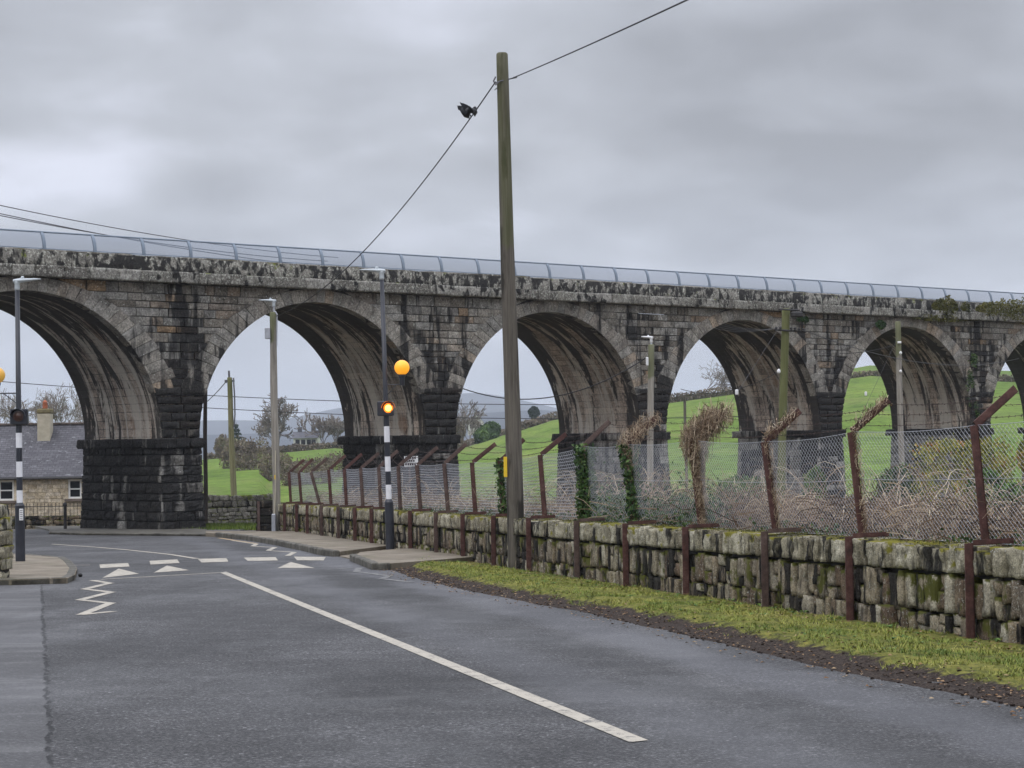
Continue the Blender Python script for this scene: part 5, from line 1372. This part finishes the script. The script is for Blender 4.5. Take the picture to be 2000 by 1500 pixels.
# trees through the arches
def tree_at(px, py_base, Y, h_px, **k):
    p = P(px, py_base, Y); return p[0], Y, p[2], h_px*Y/F
for i, (px, pb, Y, hp, nm) in enumerate(((-40, 880, 150, 118, 'leftmost'), (30, 880, 145, 98, 'second from the left'), (75, 880, 155, 92, 'third, left of the chimney pot'), (120, 880, 150, 104, 'nearest the pier'), (155, 880, 160, 98, 'partly behind the pier'))):
    x, y, z, h = tree_at(px, pb, Y, hp); bare_tree('bare_tree', f'leafless tree behind the cottage roof, {nm}', x, y, z, h, .8, 20+i, lv=6, wide=.7, trunkf=.2, twig=.012)
x, y, z, h = tree_at(540, 895, 340, 92); bare_tree('bare_tree', 'large round leafless tree left of the white house', x, y, z, h, 1.0, 41, lv=7, wide=.72, trunkf=.2, twig=.05)
x, y, z, h = tree_at(632, 882, 350, 72); bare_tree('bare_tree', 'dark leafless tree just right of the white house', x, y, z, h, .8, 42, lv=6, wide=.7, trunkf=.2, twig=.06)
x, y, z, h = tree_at(655, 882, 350, 62); bare_tree('bare_tree', 'smaller leafless tree against the second arch edge', x, y, z, h, .8, 43, lv=6, wide=.65, trunkf=.2, twig=.06)
x, y, z, h = tree_at(902, 872, 370, 78); bare_tree('bare_tree', 'leafless tree left of the pale gabled house', x, y, z, h, .75, 44, lv=6, wide=.65, trunkf=.2, twig=.05)
x, y, z, h = tree_at(918, 875, 380, 60); bare_tree('bare_tree', 'lower leafless tree in front of the gabled house', x, y, z, h, .8, 46, lv=6, wide=.65, trunkf=.2, twig=.05)
x, y, z, h = tree_at(1377, 768, 335, 62); bare_tree('bare_tree', 'spreading leafless oak alone on the skyline of the field', x, y, z-.3, h, 1.15, 49, lv=6, wide=.85, trunkf=.14, thick=1.5, twig=.032)
for i, (px, pt, pb, wpx, Y, m_, lb) in enumerate((
    (437, 852, 905, 22, 330, 'far_brush', 'brownish grey bush at the left foot of the field behind the greenish pole'),
    (470, 858, 935, 34, 250, 'far_brush', 'tall reddish brown thicket beside the greenish pole'),
    (500, 862, 960, 42, 235, 'far_brush', 'broad brown thicket in the middle of the second arch'),
    (545, 885, 970, 34, 215, 'far_brush', 'olive brown thicket behind the street lamp pole'),
    (600, 900, 972, 50, 200, 'far_brush', 'low brown scrub above the far fence end'),
    (650, 885, 965, 44, 215, 'far_brush', 'brown scrub against the second arch edge'),
    (575, 868, 893, 32, 345, 'far_brush', 'dark hedge clump below the white house'),
    (625, 866, 886, 36, 345, 'far_brush', 'dark hedge clump right of the white house'),
    (960, 824, 862, 24, 360, 'bush_leaf', 'dark green bush right of the gabled house'),
    (940, 838, 868, 16, 350, 'bush_leaf', 'small bright green bush below the gabled house'),
    (1043, 795, 817, 11, 440, 'dark_needle', 'small rounded tree alone on the skyline beyond the near pole'),
    (1045, 818, 836, 34, 345, 'far_brush', 'brown hedge clump right of the near pole'),
    (1010, 826, 846, 22, 350, 'far_brush', 'brown hedge clump just behind the near pole'),
    (895, 820, 878, 14, 330, 'far_brush', 'grey brown bush against the left edge of the third arch'),
    (437, 1058, 1060, 4, 90, 'bush_leaf', ''))):
    if not lb: continue
    c = P(px, (pt+pb)/2, Y); k = Y/F
    leafy('bush', lb, c, (wpx*k*(1.25 if m_ == 'far_brush' and Y < 300 else .9), wpx*k*.8, (pb-pt)/2*k*(1.12 if Y < 300 else 1)), 3600, (.13 if Y > 260 else .11)*Y/200, m_, group='bushes beyond the viaduct', seed=60+i, dens=.2)
# conifer
x, y, z, h = tree_at(462, 905, 330, 80)
r = empty('conifer', (x, y, z)); tag(r, 'dark layered conifer behind the greenish pole', 'tree')
mb = MB(); mb.tube([(x, y, z), (x, y, z+h)], [.25, .04], 6); part(mb, 'trunk', G_['twig'], r)
mb = MB(); pts = []
for k in range(1500):
    s = random.random(); lay = math.floor(s*9)/9; a = random.uniform(0, 6.28); rr = (1-lay)*h*.36*random.uniform(.2, 1)*(1+.4*noise.noise(Vector((a, lay*9, 2)))); pts.append(np.array([x+rr*math.cos(a), y+rr*math.sin(a), z+h*(.12+.88*lay)+random.gauss(0, .1)+rr*.1]))
leaves(mb, pts, .2); part(mb, 'crown', G_['dark_needle'], r)
# field hedges
def hedge(label, pxs, Y, hgt, thick, mat='far_brush', N=2600, size=.22, group='field hedges'):
    p0 = P(pxs[0], 850, Y); r = empty('hedge', (p0[0], Y, 0)); tag(r, label, 'hedge', group); mb = MB(); pts = []
    for k in range(N):
        px = random.uniform(*pxs); yv = Y+random.uniform(-thick, thick); d = ray(px, 850); x = d[0]/d[1]*yv
        n_ = 1+.5*noise.noise(Vector((x*.15, yv*.1, 5))); pts.append(np.array([x, yv, H(x, yv)+random.random()*hgt*n_]))
    leaves(mb, pts, size, tintf=lambda p: .45+.6*noise.noise(Vector(p*.2))); part(mb, 'foliage', G_[mat], r)
    mb = MB(); xs = np.linspace(pxs[0], pxs[1], 40); vs = []
    for px in xs:
        d = ray(px, 850)
        for dy, hh in ((-thick*.8, -.2), (-thick*.3, hgt*.62), (thick*.3, hgt*.62), (thick*.8, -.2)):
            yv = Y+dy; x = d[0]/d[1]*yv; vs.append((x, yv, H(x, yv)+hh*(1+.4*noise.noise(Vector((x*.2, 0, 1))))))
    mb.add(vs, [(i*4+j, i*4+j+1, i*4+5+j, i*4+4+j) for i in range(39) for j in range(3)]); part(mb, 'bank', G_['hedge_bank'], r)
hedge('dark hedge along the top of the green field seen through the third and fourth arches', (1120, 1520), 331, 1.3, .8)
hedge('hedge crossing the green field seen through the fifth and sixth arches', (1560, 2060), 331, 1.0, .8)
hedge('long hedge on the brow of the hill through the third arch', (880, 1120), 395, 1.3, 1.0)
hedge('thin dark hedge across the green field below the white house', (500, 720), 262, .45, .4, N=1200, size=.15)
hedge('hedge line under the white house beyond the second arch', (400, 740), 338, 1.1, .8)
# houses on the hill
def house(name, label, px0, px1, py_e, py_r, py_b, Y, gable=False, group=None):
    a, b_ = P(px0, py_b, Y), P(px1, py_b, Y); ze_, zr_ = P(px0, py_e, Y)[2], P(px0, py_r, Y)[2]; r = empty(name, ((a[0]+b_[0])/2, Y, a[2])); tag(r, label, 'house', group)
    x0, x1, z0 = a[0], b_[0], a[2]-1.0; D = 6.0
    mb = MB(); rf = MB(); e_ = .3
    if not gable:
        mb.add([(x0, Y, z0), (x1, Y, z0), (x1, Y+D, z0), (x0, Y+D, z0), (x0, Y, ze_), (x1, Y, ze_), (x1, Y+D, ze_), (x0, Y+D, ze_), (x0, Y+D/2, zr_-.1), (x1, Y+D/2, zr_-.1)], [(0, 1, 5, 4), (1, 2, 6, 9, 5), (2, 3, 7, 6), (3, 0, 4, 8, 7)])
        rf.add([(x0-e_, Y-e_, ze_-.1), (x1+e_, Y-e_, ze_-.1), (x1+e_, Y+D/2, zr_), (x0-e_, Y+D/2, zr_), (x0-e_, Y+D+e_, ze_-.1), (x1+e_, Y+D+e_, ze_-.1)], [(0, 1, 2, 3), (3, 2, 5, 4)])
        ch = MB(); ch.box((x0+.8, Y+D/2, zr_+.2), (.7, .6, 1.1), 0); ch.box((x1-.8, Y+D/2, zr_+.2), (.7, .6, 1.1), 0)
    else:
        xm = (x0+x1)/2
        mb.add([(x0, Y, z0), (x1, Y, z0), (x1, Y, ze_), (xm, Y, zr_-.1), (x0, Y, ze_), (x0, Y+9, z0), (x1, Y+9, z0), (x1, Y+9, ze_), (xm, Y+9, zr_-.1), (x0, Y+9, ze_)], [(0, 1, 2, 3, 4), (9, 8, 7, 6, 5), (1, 6, 7, 2), (5, 0, 4, 9)])
        rf.add([(x0-e_, Y-.2, ze_-.15), (xm, Y-.2, zr_), (x1+e_, Y-.2, ze_-.15), (x0-e_, Y+9.2, ze_-.15), (xm, Y+9.2, zr_), (x1+e_, Y+9.2, ze_-.15)], [(0, 1, 4, 3), (1, 2, 5, 4)])
        ch = MB(); ch.box((xm+.3, Y+5, zr_+.2), (.7, .6, 1.0), 0)
    part(mb, 'wall', G_['render_white'], r); ro = part(rf, 'roof', G_['slate_far'], r); part(ch, 'chimney', G_['slate_far'], r)
    hgt = ze_-z0
    for xx in ((.25, .75) if gable else (.18, .42, .66, .86)):
        w__ = MB(); w__.box((x0+(x1-x0)*xx, Y-.02, ze_-.35*min(hgt, 3)), (.7, .06, .8), 0); part(w__, 'window', G_['glass'], r)
house('farmhouse', 'long white house with a dark roof on the hillside through the second arch', 573, 619, 855, 843, 868, 350)
house('gabled_house', 'cream gabled house among trees through the third arch', 914, 944, 824, 809, 840, 420, True)
for px in (640, 590): pass

# garden ground right behind the wall
mb = MB(); yy = np.arange(13.5, 75, 1.0); vs = []; fs = []; cols_ = 12
for yv in yy:
    yq = min(yv, WALL_END)
    for k in range(cols_+1):
        d = .25+k*.62; p, t, n_ = wframe(yq); q = p-n_*d; q[1] += (yv-yq); hh = H(q[0], q[1])
        s = k/cols_; z = (gz(yq)+WH-.16)*(1-s)**1.3+(hh-.02)*(1-(1-s)**1.3)+.05*noise.noise(Vector((q[0]*2, q[1]*2, 1))); vs.append((q[0], q[1], z))
for i in range(len(yy)-1):
    for k in range(cols_): a = i*(cols_+1)+k; fs.append((a, a+1, a+cols_+2, a+cols_+1))
mb.add(vs, fs, .45); tag(mb.build('garden_ground', G_['verge_soil'], smooth=True), kind='structure')
# dead bramble thicket
def bramble_mesh(N, y0, y1, d0, d1, hmax, rad, green=0.0):
    mb = MB()
    for k in range(N):
        y = y0+(y1-y0)*random.random(); d = random.uniform(d0, d1); p, t, n_ = wframe(y)
        dens = .58+.9*noise.noise(Vector((y*.55, d*.9, 4)))+.35*noise.noise(Vector((y*2.1, d*2.4, 4)))
        if random.random() > dens+.18: continue
        hh = hmax*(.45+.75*max(0, dens-.2)); q = p-n_*d+np.array([0, 0, WH-.12-.10*max(0, d-.5)]); a = random.uniform(0, 6.28); L = random.uniform(.18, .5)
        dr = np.array([math.cos(a), math.sin(a), 0]); up = random.uniform(.15, 1.0)*hh
        q = q+np.array([0, 0, random.random()*hh*.85]); dv = dr*L*.5+np.array([0, 0, up*.6])
        pts = [q]
        for s in range(3):
            dv = dv+np.array([random.gauss(0, .06), random.gauss(0, .06), -up*.28+random.gauss(0, .05)]); pts.append(pts[-1]+dv*.5)
        r_ = rad*random.uniform(.5, 1.3)*(1+y/60); mb.tube(pts, [r_, r_, r_*.8, r_*.5], 3, min(1, max(0, random.gauss(.45, .24)+.6*noise.noise(Vector((y*.9, d*1.3, 9))))), cap=False)
    return mb
tag(bramble_mesh(38000, 15, 33.5, .42, 4.6, .68, .0038).build('brambles', G_['bramble_stem']), 'tangle of dry brown brambles behind the near chain link fence', 'brambles', kind='stuff')
tag(bramble_mesh(11000, 33.5, 64, .45, 6.0, .62, .0042).build('brambles', G_['bramble_stem']), 'sparser dry brambles behind the far part of the fence', 'brambles', kind='stuff')
mb = MB()
for k in range(520):
    y = 15+34*random.random(); d = random.uniform(.4, 3.0); p, t, n_ = wframe(y); q = p-n_*d+np.array([0, 0, WH-.1]); a = random.uniform(0, 6.28); dr = np.array([math.cos(a), math.sin(a), 0]); L = random.uniform(.5, 1.3); hh = random.uniform(.35, .95)
    pts = [q+dr*L*s_+np.array([random.gauss(0, .02), random.gauss(0, .02), hh*(1-(1-1.55*s_)**2)]) for s_ in np.linspace(0, 1, 9)]
    mb.tube(pts, [random.uniform(.003, .0055)*(1.2-.8*s_) for s_ in np.linspace(0, 1, 9)], 4, min(1, max(0, random.gauss(.6, .3))), cap=False)
lf = MB(); pts = []
for k in range(13000):
    y = 15+46*random.random()**1.2; d = random.uniform(.38, 3.6); dn = noise.noise(Vector((y*.7, d*1.1, 14)))
    if dn < -.12: continue
    p, t, n_ = wframe(y); pts.append(p-n_*d+np.array([0, 0, WH-.05-.08*d+random.random()*(.22+.5*max(0, dn))]))
leaves(lf, pts, .015); tag(lf.build('bramble_leaves', G_['dead_leaf']), 'withered brown leaves caught in the brambles behind the fence', 'brambles', kind='stuff')
tag(mb.build('bramble_canes', G_['straw_stem']), 'long arching dry bramble canes rising behind the fence', 'brambles', kind='stuff')
# low green leaves at the foot of the fence
mb = MB(); pts = []
for k in range(9000):
    y = 16+34*random.random() if random.random() < .5 else random.uniform(27.5, 33.5)
    if noise.noise(Vector((y*.8, 9, 1))) < (-.35 if 27.5 < y < 33.5 else -.05): continue
    p, t, n_ = wframe(y); pts.append(p-n_*random.uniform(.3, .8)+np.array([0, 0, WH+abs(random.gauss(0, .06 if not 27.5 < y < 33.5 else .24))]))
leaves(mb, pts, .026); tag(mb.build('ground_ivy', G_['ivy_leaf']), 'dark green ivy leaves creeping along the top of the low wall', 'ivy', kind='stuff')

def post_vine(i, name, label, kind, N, thick, lump=0.0, group='overgrown fence posts', frac=(0, 1), arm=.0):
    k0, e0, b0 = tops[i]; r = empty(name, tuple(b0)); tag(r, label, 'ivy' if kind == 'ivy' else 'creeper', group); mb = MB(); axis = k0-b0; L = np.linalg.norm(axis)
    if kind == 'ivy':
        pts = []
        for k in range(N):
            s = random.uniform(*frac); a = random.uniform(0, 6.28); rr = thick*(.5+.7*random.random())*(1+.5*noise.noise(Vector((s*6, i, a))))*(1+lump*math.exp(-((s-.97)/.12)**2)+.5*math.exp(-(s/.15)**2))
            c_ = b0+axis*s; pts.append(c_+np.array([math.cos(a)*rr, math.sin(a)*rr, random.gauss(0, .02)]))
        leaves(mb, pts, .036); part(mb, 'foliage', G_['ivy_leaf'], r)
        mb = MB(); mb.tube([b0+np.array([.03, 0, 0]), b0+axis*.5+np.array([-.03, 0, 0]), k0], .012, 5); part(mb, 'stem', G_['bramble_stem'], r)
    else:
        for k in range(N):
            s = random.uniform(*frac)
            onarm = random.random() < arm; c_ = (b0+axis*s) if not onarm else (k0+(e0-k0)*random.uniform(0, .85)+np.array([0, 0, .05*random.random()]))
            rr = thick*(1+lump*math.exp(-((s-1.0)/.22)**2)) if not onarm else thick*(1+lump*.8)
            a = random.uniform(0, 6.28); pts = []
            for q in range(6):
                a += random.uniform(-.3, 1.2); ra = rr*random.uniform(.35, 1.25); pts.append(c_+np.array([math.cos(a)*ra, math.sin(a)*ra, random.gauss(0, rr*.5)+.02*q]))
            mb.tube(pts, random.uniform(.0016, .0042), 3, random.random(), cap=False)
        part(mb, 'stem', G_['straw_stem'], r)
        lf = MB(); pts = []
        for k in range(N//3):
            s = random.uniform(*frac); c_ = (b0+axis*s) if random.random() > arm else k0+(e0-k0)*random.random(); rr = thick*(1+lump*math.exp(-((s-1.0)/.22)**2)); v = rng.normal(size=3); pts.append(c_+v/np.linalg.norm(v)*rr*random.uniform(.5, 1.15))
        leaves(lf, pts, .014); part(lf, 'foliage', G_['dead_leaf'], r)
post_vine(4, 'dry_creeper', 'big bushy clump of dry twisted creeper hanging over a fence post below the lone oak', 'dry', 950, .075, 1.7, arm=.36)
post_vine(3, 'dry_creeper', 'dry creeper wound up the fence post right of the bushy clump', 'dry', 230, .045, .5, arm=.30)
post_vine(2, 'dry_creeper', 'dry creeper wound up the second fence post from the right edge', 'dry', 210, .042, .1, arm=.30)
post_vine(5, 'ivy', 'ivy on the fence post between the grey lamp pole and the bushy clump', 'ivy', 1100, .10, .6)
post_vine(5, 'dry_creeper', 'yellowish dry tendrils capping the ivy covered post under the grey lamp pole', 'dry', 260, .075, .9, frac=(.6, 1), arm=.3)
post_vine(6, 'ivy', 'thick dark green ivy column on a fence post right of the near pole', 'ivy', 2000, .125, .35)
post_vine(8, 'ivy', 'thin strand of ivy hanging on the fence post hidden by the near pole', 'ivy', 800, .10, .1)
# garden shrubs behind the fence
def shrub(px, pt, pb, wpx, Y, mat, label, box=0., N=2600, size=.035, name='garden_shrub'):
    c = P(px, (pt+pb)/2, Y); k = Y/F; leafy(name, label, c, (wpx/2*k, wpx/2*k, (pb-pt)/2*k), N, size, mat, seed=int(px), box=box, group='garden shrubs behind the fence', dens=.45)
shrub(1592, 915, 990, 44, 50, 'bush_leaf', 'small round clipped green shrub under the fourth pier')
shrub(1755, 908, 1010, 86, 45, 'ivy_leaf', 'dark green rounded shrub left of the pale pier foot', N=3800)
shrub(1885, 860, 1000, 168, 42, 'gold_leaf', 'large clipped hedge bush of yellow and rust red leaves behind the right hand fence', .8, 9000, .032)
shrub(1925, 915, 1000, 70, 38, 'bush_leaf', 'green shrub growing against the red and yellow hedge bush', N=2600)
shrub(1452, 930, 985, 110, 52, 'bush_leaf', 'low dull green shrub under the fourth arch', N=2600)
shrub(2010, 860, 920, 50, 45, 'gold_leaf', 'yellow leaved shrub cut by the right edge of the picture', N=1800)
shrub(1968, 940, 1020, 70, 36, 'bush_leaf', 'dark green shrub beside the rightmost fence post', N=2400)
shrub(1190, 960, 1015, 60, 38, 'ivy_leaf', 'low dark green bush between the two ivy covered posts', N=2200)
# plants growing out of the viaduct
def cornice_plant(pxs, zz, label, N=1500, size=.05, depth=.2, mat='moss_leaf', hgt=.45):
    Ys = []; us = []
    for px in pxs:
        lo, hi = -15., 80.
        for _ in range(40):
            m_ = (lo+hi)/2
            if proj(V3(m_, 0, zz))[0] < px: lo = m_
            else: hi = m_
        us.append(lo)
    r = empty('wall_plant', tuple(V3(us[0], 0, zz))); tag(r, label, 'plant', 'plants rooted in the viaduct'); mb = MB(); pts = []
    while len(pts) < N:
        u = random.uniform(*us); s = (u-us[0])/(us[1]-us[0]); e_ = math.sin(math.pi*min(max(s, .02), .98))**.5
        pts.append(V3(u, -.22-random.random()*depth*e_, zz+random.uniform(-1, 1)*hgt/2*e_*(1+.6*noise.noise(Vector((u*3, 1, 1))))))
    leaves(mb, pts, size, tintf=lambda p: .5+.6*noise.noise(Vector(p*1.5))); part(mb, 'foliage', G_[mat], r)
cornice_plant((1812, 1862), ZC+.55, 'rounded mossy plant hanging on the parapet above the fifth arch', 1500, hgt=.85)
cornice_plant((1868, 1885), ZC+.55, 'tiny tuft on the parapet between the two larger plants', 250, hgt=.5)
cornice_plant((1898, 2060), ZC+.55, 'wide olive plant draped over the parapet at the right edge', 4200, hgt=.95, depth=.3)
cornice_plant((1770, 1880), ZC+.02, 'bright green growth trailing below the cornice above the fifth arch', 900, hgt=.3)
cornice_plant((1702, 1722), ZC-.38, 'dark plant sprouting beside the crown of the fifth arch', 420, mat='ivy_leaf', hgt=.4, depth=.1)
cornice_plant((1548, 1570), ZC-.30, 'dark tuft sprouting from the masonry behind the crossarm pole', 300, mat='ivy_leaf', hgt=.25, depth=.12)
r = empty('climbing_ivy', tuple(V3(PER*4+.3, 0, -1))); tag(r, 'strands of green ivy climbing the pier right of the fifth arch', 'ivy'); mb = MB(); pts = []
for k in range(1900):
    z = random.uniform(.2, 5.2); uu = PER*4+.1+.35*math.sin(z*1.3)+random.gauss(0, .16)
    if noise.noise(Vector((uu*2, z*1.4, 3))) < -.05: continue
    pts.append(V3(uu, -.12-.04*random.random(), z))
leaves(mb, pts, .045); part(mb, 'foliage', G_['ivy_leaf'], r)

# ================================================================ HAZE
mh = bpy.data.materials.new('haze_air'); mh.use_nodes = True; nt = mh.node_tree; nt.nodes.clear()
om = nt.nodes.new('ShaderNodeOutputMaterial'); vp = nt.nodes.new('ShaderNodeVolumePrincipled'); nt.links.new(vp.outputs[0], om.inputs['Volume'])
vp.inputs['Color'].default_value = (.86, .92, 1, 1); vp.inputs['Density'].default_value = .00021; vp.inputs['Anisotropy'].default_value = .0
mb = MB(); mb.box((0, 0, 50), (14400, 14400, 134), 0); hz_o = mb.build('haze', mh); tag(hz_o, 'thin blue grey damp air over the valley', 'haze', kind='stuff')
for k in range(-1, 6):
    print('springers', k, [round(proj(V3(q, 0, ZS))[0]) for q in (PER*k, PER*k+PW)])
